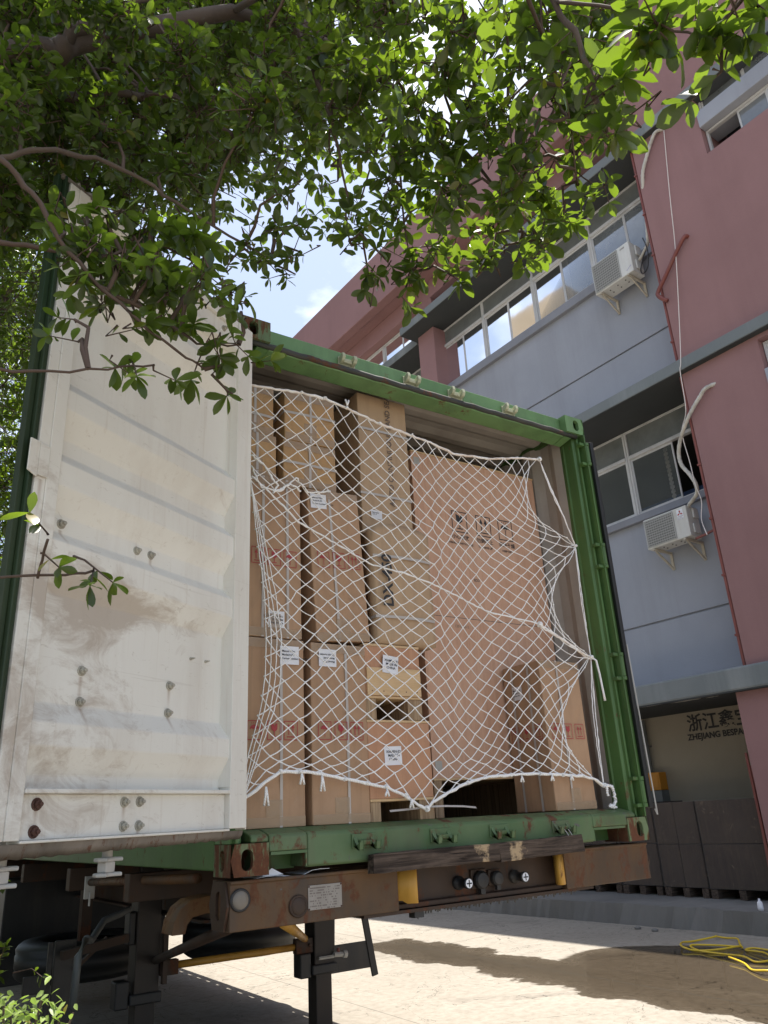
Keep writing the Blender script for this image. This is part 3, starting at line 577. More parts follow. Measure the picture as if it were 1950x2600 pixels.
# ------------------------------------------------------------------ shipping container (metres, x across the door end, y into the box)
def wp(o, parent):                              # part modelled in world coordinates under a thing placed at its base
    o.parent = parent; o.matrix_parent_inverse = Matrix.Translation(-Vector(parent.location)); return o
ZB = 1.315; ZT = 3.906; CW = 2.438; CL = 12.192
ct = thing('shipping_container', 'weathered green shipping container with its doors open', 'container', (CW/2, CL/2, ZB))
def oval(cx, cz, rx, rz, n=14):
    o = []
    for i in range(n):
        a = 2*math.pi*i/n; dz = (rz-rx) if math.sin(a) > 1e-6 else (-(rz-rx) if math.sin(a) < -1e-6 else 0)
        o.append((cx+rx*math.cos(a), cz+rx*math.sin(a)+dz))
    return o
def casting(x0, x1, y0, y1, z0, z1, outx, mat):
    """hollow corner casting with oval holes in the end face and the outer side"""
    m = MB(); t = .024
    ys = 1 if y0 < 1 else -1; ye = y0 if ys == 1 else y1
    def plate(P, hole, nrm):     # P: function (u,v,depth) -> xyz ; rectangle u0..u1 v0..v1 with an oval hole
        (u0,u1,v0,v1), hl = P[1], hole; fn = P[0]; n = len(hl); cx = sum(p[0] for p in hl)/n; cz = sum(p[1] for p in hl)/n
        rim = []
        for (a, b) in hl:
            dx, dz = a-cx, b-cz; k = min([( (u1-cx)/dx if dx > 0 else (u0-cx)/dx) if abs(dx) > 1e-9 else 9, ((v1-cz)/dz if dz > 0 else (v0-cz)/dz) if abs(dz) > 1e-9 else 9])
            rim.append((cx+dx*k, cz+dz*k))
        o = len(m.v); m.v += [fn(a,b,0) for a,b in rim] + [fn(a,b,0) for a,b in hl] + [fn(a,b,t) for a,b in hl]
        for i in range(n):
            j = (i+1) % n; m.f.append((o+i,o+j,o+n+j,o+n+i)); m.f.append((o+n+i,o+n+j,o+2*n+j,o+2*n+i))
        for cu, cv in ((u0,v0),(u1,v0),(u1,v1),(u0,v1)):     # corner triangles
            best = sorted(range(n), key=lambda i: (rim[i][0]-cu)**2+(rim[i][1]-cv)**2)[:2]; b = len(m.v); m.v.append(fn(cu,cv,0)); m.f.append((b,o+best[0],o+best[1]))
    cx, cz = (x0+x1)/2, (z0+z1)/2; sx = -1 if outx == x0 else 1
    plate((lambda u,v,d: (u, ye+ys*d, v), (x0,x1,z0,z1)), oval(cx + sx*.012, cz, .0255, .0395 if z1-z0 < .2 else .04), None)
    ox = outx; plate((lambda u,v,d: (ox-sx*d, u, v), (y0,y1,z0,z1)), oval((y0+y1)/2, cz, .0255, .0395), None)
    ix = x1 if outx == x0 else x0; yb = y1 if ys == 1 else y0
    m.add([(ix,y0,z0),(ix,y1,z0),(ix,y1,z1),(ix,y0,z1)], [(0,1,2,3)]); m.add([(x0,yb,z0),(x1,yb,z0),(x1,yb,z1),(x0,yb,z1)], [(0,1,2,3)])
    m.add([(x0,y0,z0),(x1,y0,z0),(x1,y1,z0),(x0,y1,z0)], [(0,1,2,3)]); m.add([(x0,y0,z1),(x1,y0,z1),(x1,y1,z1),(x0,y1,z1)], [(0,1,2,3)])
    o = m.build('corner_casting', mat)
    wd = o.modifiers.new('weld', 'WELD'); wd.merge_threshold = .0008
    b = o.modifiers.new('bevel', 'BEVEL'); b.width = .008; b.segments = 2; b.limit_method = 'ANGLE'; b.angle_limit = R(50)
    return wp(o, ct)
for ox in (0, 1):
    x0, x1 = (0,.162) if ox == 0 else (CW-.162,CW); outx = 0 if ox == 0 else CW
    casting(x0,x1,0,.178,ZB,ZB+.118,outx,RUSTY); casting(x0,x1,0,.178,ZT-.118,ZT,outx,GREEN if ox else RUSTY)
    casting(x0,x1,CL-.178,CL,ZB,ZB+.118,outx,RUSTY); casting(x0,x1,CL-.178,CL,ZT-.118,ZT,outx,RUSTY)
# header: face, gutter, sloping underside
m = MB(); m.extrude([(.052,3.898),(.050,3.79),(.030,3.772),(.034,3.760),(.135,3.742),(.15,3.75),(.15,3.885)], .163, CW-.163); wp(m.build('door_header', GREEN, bev=.004), ct)
for a, b in ((.10,.162),(CW-.162,CW-.10)): wp(MB().extrude([(.052,3.787),(.03,3.76),(.135,3.742),(.15,3.78)], a, b).build('header_end', GREEN), ct)
m = MB(); m.tube([(.05+.0,.031,3.781)] + [(.05+(CW-.1)*i/40,.031+.002*math.sin(i*1.7),3.781+.002*math.sin(i*2.3)) for i in range(1,40)] + [(CW-.05,.031,3.781)], .017, 8); wp(m.build('header_gutter', GUTTER, smooth=True), ct)
# sill with two fork pockets
def sill():
    m = MB(); prof = [(.012,1.330),(.0,1.338),(.0,1.452),(.012,1.463),(.10,1.484),(.16,1.484),(.16,1.40),(.06,1.36),(.04,1.33)]
    m.extrude(prof, .335, 2.012)
    top = [(.0,1.398),(.0,1.452),(.012,1.463),(.10,1.484),(.16,1.484),(.16,1.40)]
    m.extrude(top, .1635, .3345); m.extrude(top, 2.0125, CW-.1635)
    for a, b in ((.085,.163),(CW-.163,CW-.085)): m.extrude([(.006,1.4345),(.006,1.452),(.018,1.463),(.10,1.483),(.16,1.483),(.16,1.4345)], a, b)
    return wp(m.build('door_sill', GREEN_R, bev=.006), ct)
sill()
for a, b in ((.172,.335),(2.012,2.26)):
    m = MB(); m.box(a,b,.004,.022,1.385,1.3965); wp(m.build('pocket_frame', GREEN_R), ct)
    m = MB(); m.box(a-.004,a+.006,.004,.02,1.333,1.3845) if a > 1 else m.box(b-.008,b-.001,.004,.14,1.334,1.3845); wp(m.build('pocket_frame', GREEN_R), ct)
    m = MB(); m.box(a-.01,b+.01,.145,.155,1.325,1.399); wp(m.build('pocket_back', GREEN_DK), ct)
# corner posts (door end), with the recess the doors close into
def post(mx):
    f = (lambda x: x) if not mx else (lambda x: CW-x)
    m = MB(); z0, z1 = 1.434, 3.787
    prof = [(.0,.02),(.0,.17),(.075,.17),(.080,.135),(.074,.125),(.068,.06),(.052,.052),(.050,.032),(.036,.030),(.034,.07),(.022,.07),(.02,.02)]
    P = [(f(x),y) for x,y in prof]; m.extrude(P if not mx else P[::-1], z0, z1, 'z'); return wp(m.build('corner_post', GREEN_DK if mx else GREEN, bev=.003), ct)
post(False); post(True)
for x in (.013, CW-.024):
    m = MB(); m.box(x, x+.011+(.0), -.012, .019, 1.436, 3.786); wp(m.build('hinge_flange', GREEN_DK, bev=.002), ct)
for zc in (3.645, 2.947, 2.26, 1.563):
    for x, sg in ((.006,-1),(CW-.008,1)):
        m = MB(); m.cyl((x,-.008,zc-.058),(x,-.008,zc+.058),.0145,14); m.cyl((x,-.008,zc-.080),(x,-.008,zc-.060),.0165,14); m.cyl((x,-.008,zc+.060),(x,-.008,zc+.080),.0165,14)
        m.box(min(x,x-sg*.055),max(x,x-sg*.055),-.004,.028,zc-.080,zc-.0605); m.box(min(x,x-sg*.055),max(x,x-sg*.055),-.004,.028,zc+.0605,zc+.080)
        wp(m.build('hinge', GREEN_DK, smooth=False, bev=.002), ct)
# corrugated walls, roof, floor, front wall
def corr(a, b, pitch, depth, axisfn, z0, z1):
    pts = []; t = a
    while t < b:
        for du, dv in ((0,0),(.26,0),(.5,depth),(.76,depth)):
            if t+du*pitch < b: pts.append((t+du*pitch, dv))
        t += pitch
    pts.append((b, pts[-1][1])); m = MB(); n = len(pts)
    m.v = [axisfn(u,w,z0) for u,w in pts] + [axisfn(u,w,z1) for u,w in pts]; m.f = [(i,i+1,n+i+1,n+i) for i in range(n-1)]; return m
def wall2(m, name):
    o = m.build(name, [INNER, GREEN]); s_ = o.modifiers.new('solid', 'SOLIDIFY'); s_.thickness = .003; s_.offset = 0; return wp(o, ct)
wall2(corr(.16, CL-.1, .278, .036, lambda u,w,z: (CW-.075+w,u,z), 1.478, 3.85), 'side_wall')
wall2(corr(.16, CL-.1, .278, .036, lambda u,w,z: (.075-w,u,z), 1.478, 3.85), 'side_wall')
wall2(corr(.15, CW-.15, .278, .04, lambda u,w,z: (u,CL-.12+w,z), 1.478, 3.85), 'end_wall')
m = corr(.15, CL-.1, .209, .022, lambda u,w,z: (z,u,3.868+w), .06, CW-.06); wall2(m, 'roof')
for x0, x1 in ((0.0,.06),(CW-.06,CW)):
    m = MB(); m.box(x0,x1,.178,CL-.178,ZB+.02,1.475); wp(m.build('bottom_side_rail', GREEN_DK, bev=.006), ct)
    m = MB(); m.box(x0,x1,.178,CL-.178,3.84,3.898); wp(m.build('top_side_rail', GREEN_DK, bev=.006), ct)
m = MB(); m.box(.076,CW-.076,.161,CL-.12,1.43,1.4780); wp(m.build('floor', FLOORM), ct)
m = MB(); m.box(0.06,CW-.06,CL-.178,CL-.02,ZB+.02,1.47); m.box(.06,CW-.06,CL-.1,CL-.02,3.8,3.89); wp(m.build('end_frame', GREEN_DK), ct)
# cam keepers on header and sill
def keeper(x, z, y, mat, up):
    m = MB(); s_ = 1 if up else -1; k = 1.0 if up else 1.15
    m.box(x-.054*k,x+.054*k,y-.007,y-.0005,z-.026*k,z+.024*k)
    for dx, w in ((-.040*k,.020),(.034*k,.022)):
        P = [(y-.0065,z-.022*k),(y-.040*k,z-.014*k),(y-.052*k,z+.004*s_),(y-.046*k,z+.030*s_*k),(y-.030*k,z+.026*s_*k),(y-.0065,z+.016*k)]
        m.extrude(P, x+dx-w/2, x+dx+w/2)
    m.extrude([(y-.0065,z-.018),(y-.026,z-.016),(y-.030,z),(y-.0065,z+.006)], x-.030*k+.001, x+.022*k)
    wp(m.build('cam_keeper', mat, bev=.003), ct)
for x in (.640,1.070,1.394,1.817): keeper(x, 3.838, .0505, CREAM, True)
for x in (.604,1.017,1.366,1.775): keeper(x, 1.415, -.0005, GREEN_R, False)
# ---- left door, swung about 150 degrees open: local x from hinge to free edge, y towards the inner face, z up (absolute)
dr = MB()
dr.box(.008,.113,-.055,0,1.492,3.745)                                # hinge stile
dr.add([(.1131,-.002,1.64),(.1131,-.002,3.60),(.121,-.054,3.60),(.121,-.054,1.64)], [(0,1,2,3)])
dr.box(1.036,1.085,-.055,0,1.492,3.745); dr.box(1.0851,1.126,-.055,-.003,1.492,3.745)   # free stile
dr.box(.1132,1.0358,-.055,-.006,3.70,3.745); dr.box(.1132,1.0358,-.055,-.022,3.60,3.6998); dr.box(.1132,1.0358,-.055,-.001,3.580,3.5998)  # top rail
dr.box(.1132,1.0358,-.055,-.024,1.492,1.615); dr.box(.1132,1.0358,-.055,.004,1.6152,1.628); dr.box(.1132,1.0358,-.055,.003,1.484,1.4918)  # bottom rail
dr.box(.0,.0078,-.055,-.006,1.486,3.74)
door = wp(dr.build('door', WHITE, bev=.003), ct)
HX, HY = .030, -.090
door.matrix_parent_inverse = Matrix.Translation(-Vector(ct.location)); door.location = (HX, HY, 0); door.rotation_euler = (0,0,R(-150))
def dsub(m, name, mat, **k): return m.build(name, mat, door, **k)
def door_panel():
    prof = [(1.628,-.052),(1.668,-.052),(1.747,-.008),(1.815,-.008),(1.876,-.052),(2.217,-.052),(2.297,-.008),(2.375,-.008),(2.418,-.052),(2.482,-.052),(2.562,-.008),(2.646,-.008),(2.693,-.052),(2.750,-.052),(2.841,-.008),(2.915,-.008),(2.966,-.052),(3.30,-.052),(3.37,-.010),(3.43,-.010),(3.49,-.052),(3.58,-.052)]
    m = MB(); nt = 22; rng = random.Random(5); R2 = []
    for i, (z, y) in enumerate(prof):        # soften the folds
        if 0 < i < len(prof)-1:
            for f in (-.003, .003):
                zz = z+f; j = i-1 if f < 0 else i; k = (zz-prof[j][0])/(prof[j+1][0]-prof[j][0]); R2.append((zz, prof[j][1]+(prof[j+1][1]-prof[j][1])*k))
        else: R2.append((z, y))
    for z, y in R2:
        for i in range(nt+1): m.v.append((.114+(1.0358-.114)*i/nt, y+.0025*math.sin(i*.55+z*3.1)*math.sin(math.pi*i/nt), z))
    for a in range(len(R2)-1):
        for i in range(nt): q = a*(nt+1)+i; m.f.append((q,q+1,q+nt+2,q+nt+1))
    dsub(m, 'corrugated_panel', WHITE)
door_panel()
m = MB(); m.box(1.1262,1.140,-.050,-.012,1.47,3.76); m.box(1.1402,1.150,-.038,-.004,1.47,3.76); m.box(1.1502,1.172,-.046,-.020,1.47,3.76); dsub(m, 'edge_gasket', GASKET_GREEN, bev=.003)
m = MB(); k = 40
for i in range(k+1):
    t_ = .02+1.14*i/k; w = .028+.010*(t_/1.16)+.0025*math.sin(i*2.9); m.v += [(t_,-.008+.003*math.sin(i*1.3),1.4838),(t_,-.012+.003*math.sin(i*2.1),1.468),(t_,-.022,1.482-w),(t_,-.045,1.4838)]
for i in range(k):
    for j in range(3): q = i*4+j; m.f.append((q,q+1,q+5,q+4))
dsub(m, 'bottom_seal', RUSTBAR, smooth=True)
m = MB(); m.box(.02,1.16,-.05,-.01,3.7452,3.765); dsub(m, 'top_seal', RUSTBAR)
m = MB(); m.box(1.088,1.126,.0005,.006,2.558,2.668); m.add([(1.126,.0005,2.548),(1.126,.006,2.548),(1.166,.010,2.560),(1.166,.004,2.560),(1.126,.0005,2.672),(1.126,.006,2.672),(1.166,.010,2.670),(1.166,.004,2.670)], [(0,1,2,3),(4,7,6,5),(1,5,6,2),(0,4,5,1),(2,6,7,3),(3,7,4,0)])
dsub(m, 'overlap_plate', WHITE, bev=.002)
def dbolt(t_, z, y, mat, r=.0115):
    m = MB(); M = Matrix.Translation((t_,y,z)) @ Matrix.Rotation(R(-90),4,'X'); m.lathe([(0.0,.0),(r*1.45,.0),(r*1.45,.003),(r*1.05,.004)], 14, M)
    m.lathe([(r*1.05,.004),(r*1.05,.013),(r*.85,.015),(r*.55,.015),(r*.55,.023),(0,.024)], 6, M); dsub(m, 'bolt', mat, bev=0)
for t_, z in ((.829,1.989),(.826,1.891),(.417,1.990),(.420,1.892)): dbolt(t_, z, -.052, BOLT)
for t_, z in ((.972,1.587),(.973,1.514)): dbolt(t_, z, -.024, RUSTBOLT, .0125)
for t_, z in ((.632,1.590),(.563,1.591),(.631,1.518),(.562,1.518)): dbolt(t_, z, -.024, BOLT)
for t_, z in ((.969,2.451),(.627,2.453),(.555,2.455)): dbolt(t_, z, -.052, BOLT)
for t_, z in ((.571,3.650),(.610,3.650),(.204,3.66),(.95,3.65)): dbolt(t_, z, -.022, BOLT, .010)
for t_, z in ((.308,2.105),(.221,2.106)): dbolt(t_, z, -.052, BOLT, .004)
for t_ in (1.02, .627):
    m = MB(); y = -.085; m.cyl((t_,y,1.375),(t_,y,3.84),.017,10); dsub(m, 'lock_rod', GALV, smooth=True)
    for zs in (1.40, 3.80):
        m = MB()
        def claw(z):
            P = [(t_-.040,y-.028),(t_-.052,y+.010),(t_-.030,y+.040),(t_-.010,y+.022),(t_+.014,y+.022),(t_+.036,y+.040),(t_+.050,y+.008),(t_+.030,y-.028)]
            m.extrude(P, z-.006, z+.006, 'z')
        claw(zs-.022); claw(zs+.022); m.box(t_-.020,t_+.020,y-.020,y+.018,zs-.016,zs+.016); dsub(m, 'locking_cam', GALV, bev=.004)
m = MB(); m.box(.10,1.04,-.064,-.056,1.50,3.73); dsub(m, 'outer_skin', GREEN_DK)
# ---- right door folded flat along the container side
m = MB(); m.box(2.456,2.508,.035,1.20,1.492,3.745); d2 = wp(m.build('door', [GREEN_DK], bev=.006), ct)
m = MB(); m.box(2.490,2.522,.008,.034,1.478,3.76); m.box(2.509,2.522,.035,1.21,1.476,1.491); m.build('edge_gasket', RUBBER, d2, bev=.005)
m = MB(); m.tube([(2.530,.01,1.47),(2.532,.0,1.40+.04),(2.526,.0,1.70),(2.524,.01,2.4)], .004, 6); m.build('seal_wire', GALV, d2)

# ------------------------------------------------------------------ cargo
def frame(m, fn, u0, u1, v0, v1, t):
    for a, b, c, d in ((u0,u1,v0,v0+t),(u0,u1,v1-t,v1),(u0,u0+t,v0+t,v1-t),(u1-t,u1,v0+t,v1-t)): m.poly([fn(a,c),fn(b,c),fn(b,d),fn(a,d)])
def icon(m, fn, kind, cx, cy, w, h):
    t = w*.05; frame(m, fn, cx-w/2, cx+w/2, cy-h/2, cy+h/2, t); P = lambda L: m.poly([fn(cx+x*w, cy+y*h) for x, y in L])
    if kind == 'umbrella':
        P([(-.32,.05)] + [(.32*math.cos(a), .05+.24*math.sin(a)) for a in [math.pi*(1-i/10) for i in range(1,10)]] + [(.32,.05),(.2,.09),(.1,.05),(0,.09),(-.1,.05),(-.2,.09)])
        P([(-.02,.05),(.02,.05),(.02,-.36),(-.02,-.36)])
        for x in (-.2,-.07,.07,.2): P([(x,.33),(x+.03,.33),(x+.01,.42),(x-.02,.42)])
    elif kind == 'glass':
        P([(-.22,.36),(.0,.30),(.04,.18),(.10,.36),(.22,.36),(.20,.05),(.05,-.05),(-.05,-.05),(-.20,.05)]); P([(-.025,-.05),(.025,-.05),(.025,-.30),(-.025,-.30)]); P([(-.18,-.30),(.18,-.30),(.18,-.35),(-.18,-.35)])
    else:
        for x in (-.15,.15): P([(x-.03,-.22),(x+.03,-.22),(x+.03,.12),(x+.12,.12),(x,.36),(x-.12,.12),(x-.03,.12)])
        P([(-.30,-.30),(.30,-.30),(.30,-.35),(-.30,-.35)])
def slip(t, x0, x1, z0, z1, y, lines, flip=False, size=None, fn3=None, rot=0):
    """paper label on a front face, slightly curled, with printed lines"""
    m = MB(); k = 5; rng = random.Random(int(abs(x0)*1e4)); c = math.cos(rot); s_ = math.sin(rot); cx, cz = (x0+x1)/2, (z0+z1)/2
    def W(x, z, d): x, z = x-cx, z-cz; return fn3(cx+c*x-s_*z, cz+s_*x+c*z, d) if fn3 else (cx+c*x-s_*z, y-d, cz+s_*x+c*z)
    for j in range(k+1):
        for i in range(k+1): m.v.append(W(x0+(x1-x0)*i/k, z0+(z1-z0)*j/k, .0022+.0012*rng.random()*(i in (0,k))))
    for j in range(k):
        for i in range(k): q = j*(k+1)+i; m.f.append((q,q+1,q+k+2,q+k+1))
    o = m.build('shipping_label', PAPER, t); w = x1-x0; n = len(lines); sz = size or (z1-z0)/(n+3.5)
    for r_, ln in enumerate(lines):
        sg = -1 if flip else 1; px = (x0+w*.10) if not flip else (x1-w*.10); pz = (z1-(z1-z0)*(.25+.2*r_)-sz*.5) if not flip else (z0+(z1-z0)*(.25+.2*r_)+sz*.5)
        A = Vector(W(px,pz,.0042)); rx = Vector(W(px+.01*sg,pz,.0042))-A; up = Vector(W(px,pz+.01*sg,.0042))-A
        text(ln, A, rx, up, sz, INK, o, bold=.0002)
    return o
def carton(label, x0, x1, y0, y1, z0, z1, mat=CARD, straps=(), sstraps=(), icons=None, icons_x=None, iz=0, lean=0, turn=0, group=None, seam=True, bulge=.004, tapes=True):
    cx, cy = (x0+x1)/2, (y0+y1)/2; t = thing('cardboard_carton', label, 'carton', (cx,cy,z0)); t.rotation_euler = (0,R(lean),R(turn)); hx, hy, h = (x1-x0)/2, (y1-y0)/2, z1-z0
    m = MB(); rng = random.Random(int(x0*977+z0*131)); nx, nz = 7, 13
    # front and side sheets with a little swell, closed box behind
    def sheet(fn, nu, nv):
        o = len(m.v)
        for j in range(nv+1):
            for i in range(nu+1):
                u, v = i/nu, j/nv; b = bulge*math.sin(math.pi*u)*math.sin(math.pi*v)+(.0028*rng.uniform(-1,1) if 0 < i < nu and 0 < j < nv else 0); m.v.append(fn(u,v,b))
        for j in range(nv):
            for i in range(nu): q = o+j*(nu+1)+i; m.f.append((q,q+1,q+nu+2,q+nu+1))
    sheet(lambda u,v,b: (-hx+2*hx*u,-hy-b,h*v), nx, nz); sheet(lambda u,v,b: (hx+b,-hy+2*hy*u,h*v), 4, nz); sheet(lambda u,v,b: (-hx-b,hy-2*hy*u,h*v), 4, nz)
    sheet(lambda u,v,b: (hx-2*hx*u,hy,h*v), nx, nz); sheet(lambda u,v,b: (-hx+2*hx*u,-hy+2*hy*v,h+b*.5), nx, 4); sheet(lambda u,v,b: (-hx+2*hx*u,hy-2*hy*v,0), nx, 4)
    o = m.build('box_body', mat, t); wd = o.modifiers.new('weld','WELD'); wd.merge_threshold = .0006
    b = o.modifiers.new('bevel','BEVEL'); b.width = .006; b.segments = 2; b.limit_method = 'ANGLE'; b.angle_limit = R(50)
    for sx in straps:
        s_ = MB(); lx = sx-cx; w = .0065; k = 10
        P = [(-hy-.0035-bulge*math.sin(math.pi*j/k)*.9, h*j/k) for j in range(k+1)] + [(-hy,h+.004),(hy,h+.004)]
        for y, z in P: s_.v += [(lx-w,y,z),(lx+w,y,z)]
        for j in range(len(P)-1): s_.f.append((2*j,2*j+1,2*j+3,2*j+2))
        s_.build('strap', STRAP, t)
    for zz in sstraps:
        s_ = MB(); lz = zz-z0; w = .007
        P = [(-hx-.004,hy),(-hx-.004,-hy-.003)] + [(-hx+2*hx*j/8,-hy-.0045-bulge*math.sin(math.pi*j/8)) for j in range(1,8)] + [(hx+.004,-hy-.003),(hx+.004,hy)]
        for x, y in P: s_.v += [(x,y,lz-w),(x,y,lz+w)]
        for j in range(len(P)-1): s_.f.append((2*j,2*j+1,2*j+3,2*j+2))
        s_.build('strap', STRAP, t)
    if tapes:
        for x_, a, b, o0, o1 in ((hx*.25,.043,.11,.6,.9),(hx*.98,.002,.042,.1,.5),(hx*.98,h-.045,h-.002,.5,.1)):
            s_ = MB(); s_.add([(-x_,-hy-.0030-bulge*o0,a),(x_,-hy-.0030-bulge*o0,a),(x_,-hy-.0030-bulge*o1,b),(-x_,-hy-.0030-bulge*o1,b)], [(0,1,2,3)]); s_.build('packing_tape', TAPE, t)
    if icons:
        s_ = MB(); fn = lambda u, v: (u-cx, -hy-.0062-bulge*.5, v-z0); ih, iw = .082, .068
        for kd, ux in zip(icons, icons_x): icon(s_, fn, kd, ux, iz, iw, ih)
        s_.build('handling_symbols', REDINK, t)
    t['_c'] = (cx, cy, z0)
    return t
def loc_slip(t, x0, x1, z0, z1, lines, bulge=.004, **k):
    cx, cy, cz = t['_c']; hy = k.pop('hy'); return slip(t, x0-cx, x1-cx, z0-cz, z1-cz, -hy-bulge*.8, lines, **k)
FL = 1.4845; YF = .10; IC = ('umbrella','glass','arrows')
Z2 = 2.284
tA = carton('tall brown carton standing on the sill beside the open white door', -.0+.08, .380, YF, YF+.42, FL, Z2, straps=(.263,), icons=IC, icons_x=(.135,.228,.308), iz=1.878)
loc_slip(tA, .257, .352, 2.169, 2.252, ['Manual Filler','Model:A-03','Carton number: 110-134'], hy=.21)
tB = carton('tall brown carton on the sill, second from the white door, label upside down', .412, .708, YF, YF+.42, FL, Z2-.004, straps=(.597,), icons=IC, icons_x=(.476,.561,.645), iz=1.880, lean=.3)
loc_slip(tB, .452, .545, 2.170, 2.251, ['Manual Filler','Model:A-02','Carton number: 110-110'], flip=True, hy=.21)
tC = carton('brown carton standing on the tall carton beside the white door', .075, .372, YF, YF+.42, Z2+.004, 3.082, straps=(.172,.298), icons=('arrows','glass','umbrella'), icons_x=(.145,.228,.310), iz=2.670)
loc_slip(tC, .198, .280, 2.333, 2.411, ['Manual Filler','Model:A-02','Carton number: 1-1'], flip=True, hy=.21)
tD = carton('leaning brown carton with a label at its top left corner', .452, .748, YF, YF+.42, Z2+.012, 3.070, straps=(.575,), icons=IC, icons_x=(.515,.602,.690), iz=2.700, lean=-3.2)
loc_slip(tD, .466, .556, 2.968, 3.045, ['Manual Filler','Model:A-03','Carton number: 140-150'], hy=.21)
tE1 = carton('small taped carton on top beside the door, topmost of its stack', .05, .255, .16, .55, 3.345, 3.62, CARD3, straps=(.15,), sstraps=(3.45,), seam=False)
tE2 = carton('small golden carton with crossed straps, topmost of the second stack', .322, .612, .14, .55, 3.34, 3.625, CARD3, straps=(.47,), sstraps=(3.50,), turn=-3)
tF1 = carton('small taped carton below the topmost carton beside the door', .06, .265, .15, .55, 3.088, 3.340, CARD3, straps=(.16,))
tF2 = carton('small golden carton with crossed straps under the topmost carton of the second stack', .300, .605, .14, .55, 3.085, 3.335, CARD3, straps=(.45,), sstraps=(3.21,))
tG = carton('very tall narrow carton with vertical band sealer lettering', .805, 1.138, .215, .62, 2.292, 3.788, CARD2, sstraps=(3.56,3.16), tapes=False)
text('AUTO CONTINUOUS BAND SEALER', (1.02-.9715,-.2025-.0065,.815), (0,0,1), (-1,0,0), .0475, INKG, tG, bold=.0005)
loc_slip(tG, .86, .93, 3.015, 3.065, ['Band Sealer','C/N 15'], hy=.2025)
def soft_carton():
    t = thing('soft_carton', 'bulging kraft carton marked DX-450 with rounded top', 'carton', (.968,.155,2.304)); hx, hy, h = .180, .055, .645
    m = MB(); nx, nz = 14, 20; prof = lambda u: 1-.045*abs(2*u-1)**4*1.6
    for side in (0,1):
        o = len(m.v)
        for j in range(nz+1):
            for i in range(nx+1):
                u, v = i/nx, j/nz; top = h*(prof(u)-.0) if v > .75 else h; z = v*h if v < .75 else .75*h+(v-.75)/.25*(h*(1-.06*abs(2*u-1)**3)-.75*h)
                b = .014*math.sin(math.pi*min(1,u*1.02))*math.sin(math.pi*v)**.6+.0025*math.sin(9*u+5*v)*math.sin(math.pi*u); x = -hx+2*hx*u+.004*math.sin(7*v)
                m.v.append((x,-hy-b,z) if side == 0 else (x,hy,z))
        for j in range(nz):
            for i in range(nx): q = o+j*(nx+1)+i; m.f.append((q,q+1,q+nx+2,q+nx+1) if side == 0 else (q,q+nx+1,q+nx+2,q+1))
    k = (nx+1)*(nz+1)
    for i in range(nx): q = nz*(nx+1)+i; m.f.append((q,q+1,k+q+1,k+q)); m.f.append((i,k+i,k+i+1,i+1))
    for j in range(nz):
        q = j*(nx+1); m.f.append((q,q+nx+1,k+q+nx+1,k+q)); q += nx; m.f.append((q,k+q,k+q+nx+1,q+nx+1))
    m.build('box_body', CARD2, t, smooth=True)
    for z in (.455,.135):
        s_ = MB(); P = [(-hx-.004,hy),(-hx-.003,-hy-.004)]+[(-hx+2*hx*j/8,-hy-.0205*math.sin(math.pi*j/8)**.7-.004) for j in range(1,8)]+[(hx+.003,-hy-.004),(hx+.004,hy)]
        for x, y in P: s_.v += [(x,y,z-.007),(x,y,z+.007)]
        for j in range(len(P)-1): s_.f.append((2*j,2*j+1,2*j+3,2*j+2))
        s_.build('strap', STRAP, t)
    text('DX-450', (-.085,-hy-.022,.185), (0,0,1), (-1,0,0), .085, INK, t, bold=.0022)
    return t
soft_carton()
# plywood crates on block pallets
def crate(label, x0, x1, y0, y1, z0, z1, mat, pal, band=None, lip=.012):
    t = thing('plywood_crate', label, 'crate', ((x0+x1)/2,(y0+y1)/2,z0)); hx, hy = (x1-x0)/2, (y1-y0)/2; h = z1-z0
    m = MB(); b0 = pal+.012 if pal else 0; m.box(-hx,hx,-hy,-hy+.012,b0,h); m.box(-hx,-hx+.012,-hy+.0121,hy,b0,h); m.box(hx-.012,hx,-hy+.0121,hy,b0,h); m.box(-hx+.0121,hx-.0121,hy-.012,hy,b0,h); m.build('panel', mat, t, bev=.002)
    m = MB(); m.box(-hx-.003,hx+.003,-hy-.003,hy,h+.0005,h+lip); m.build('lid', PINE, t, bev=.002)
    if pal:
        m = MB(); m.box(-hx-.002,hx+.004,-hy-.004,hy,pal,b0-.0005); m.build('deck_board', PINE, t, bev=.002)
        for a, b in ((-hx,-hx+.055),(hx-.085,hx)):
            m = MB(); m.box(a,b,-hy,hy-.02,0,pal-.0005); m.build('pallet_block', ENDPLY, t, bev=.002)
            p = MB(); p.box(-.0,.0,0,0,0,0)
    if band:
        m = MB(); m.box(-hx+.004,hx-.004,-hy-.010,-hy-.0005,band[0],band[1]); m.build('cover_board', PINE, t, bev=.002)
        m = MB()
        for k in range(5): m.cyl((-hx+.03+k*(2*hx-.06)/4,-hy-.0101,band[0]+.02),(-hx+.03+k*(2*hx-.06)/4,-hy-.0115,band[0]+.02),.003,6)
        m.build('nail', RUSTBOLT, t)
    return t
tJ = crate('orange plywood crate with a paper label standing on the container sill', .709, 1.066, YF, .60, FL, 1.922, PLY2, .085)
slip(tJ, .796-.8875, .893-.8875, 1.728-FL, 1.813-FL, -.25, ['XIAMEN-JD','  MADE IN','   CHINA'], size=.0165, rot=.03)
tI = crate('plywood crate with a pale board across its front, stacked on the orange crate', .710, 1.032, YF, .60, 1.936, 2.286, PLY2, .098, band=(.112,.245))
slip(tI, .803-.871, .894-.871, 2.154-1.936, 2.240-1.936, -.262, ['XIAMEN-JD','  MADE IN','   CHINA'], size=.0165, rot=-.10)
m = MB(); 
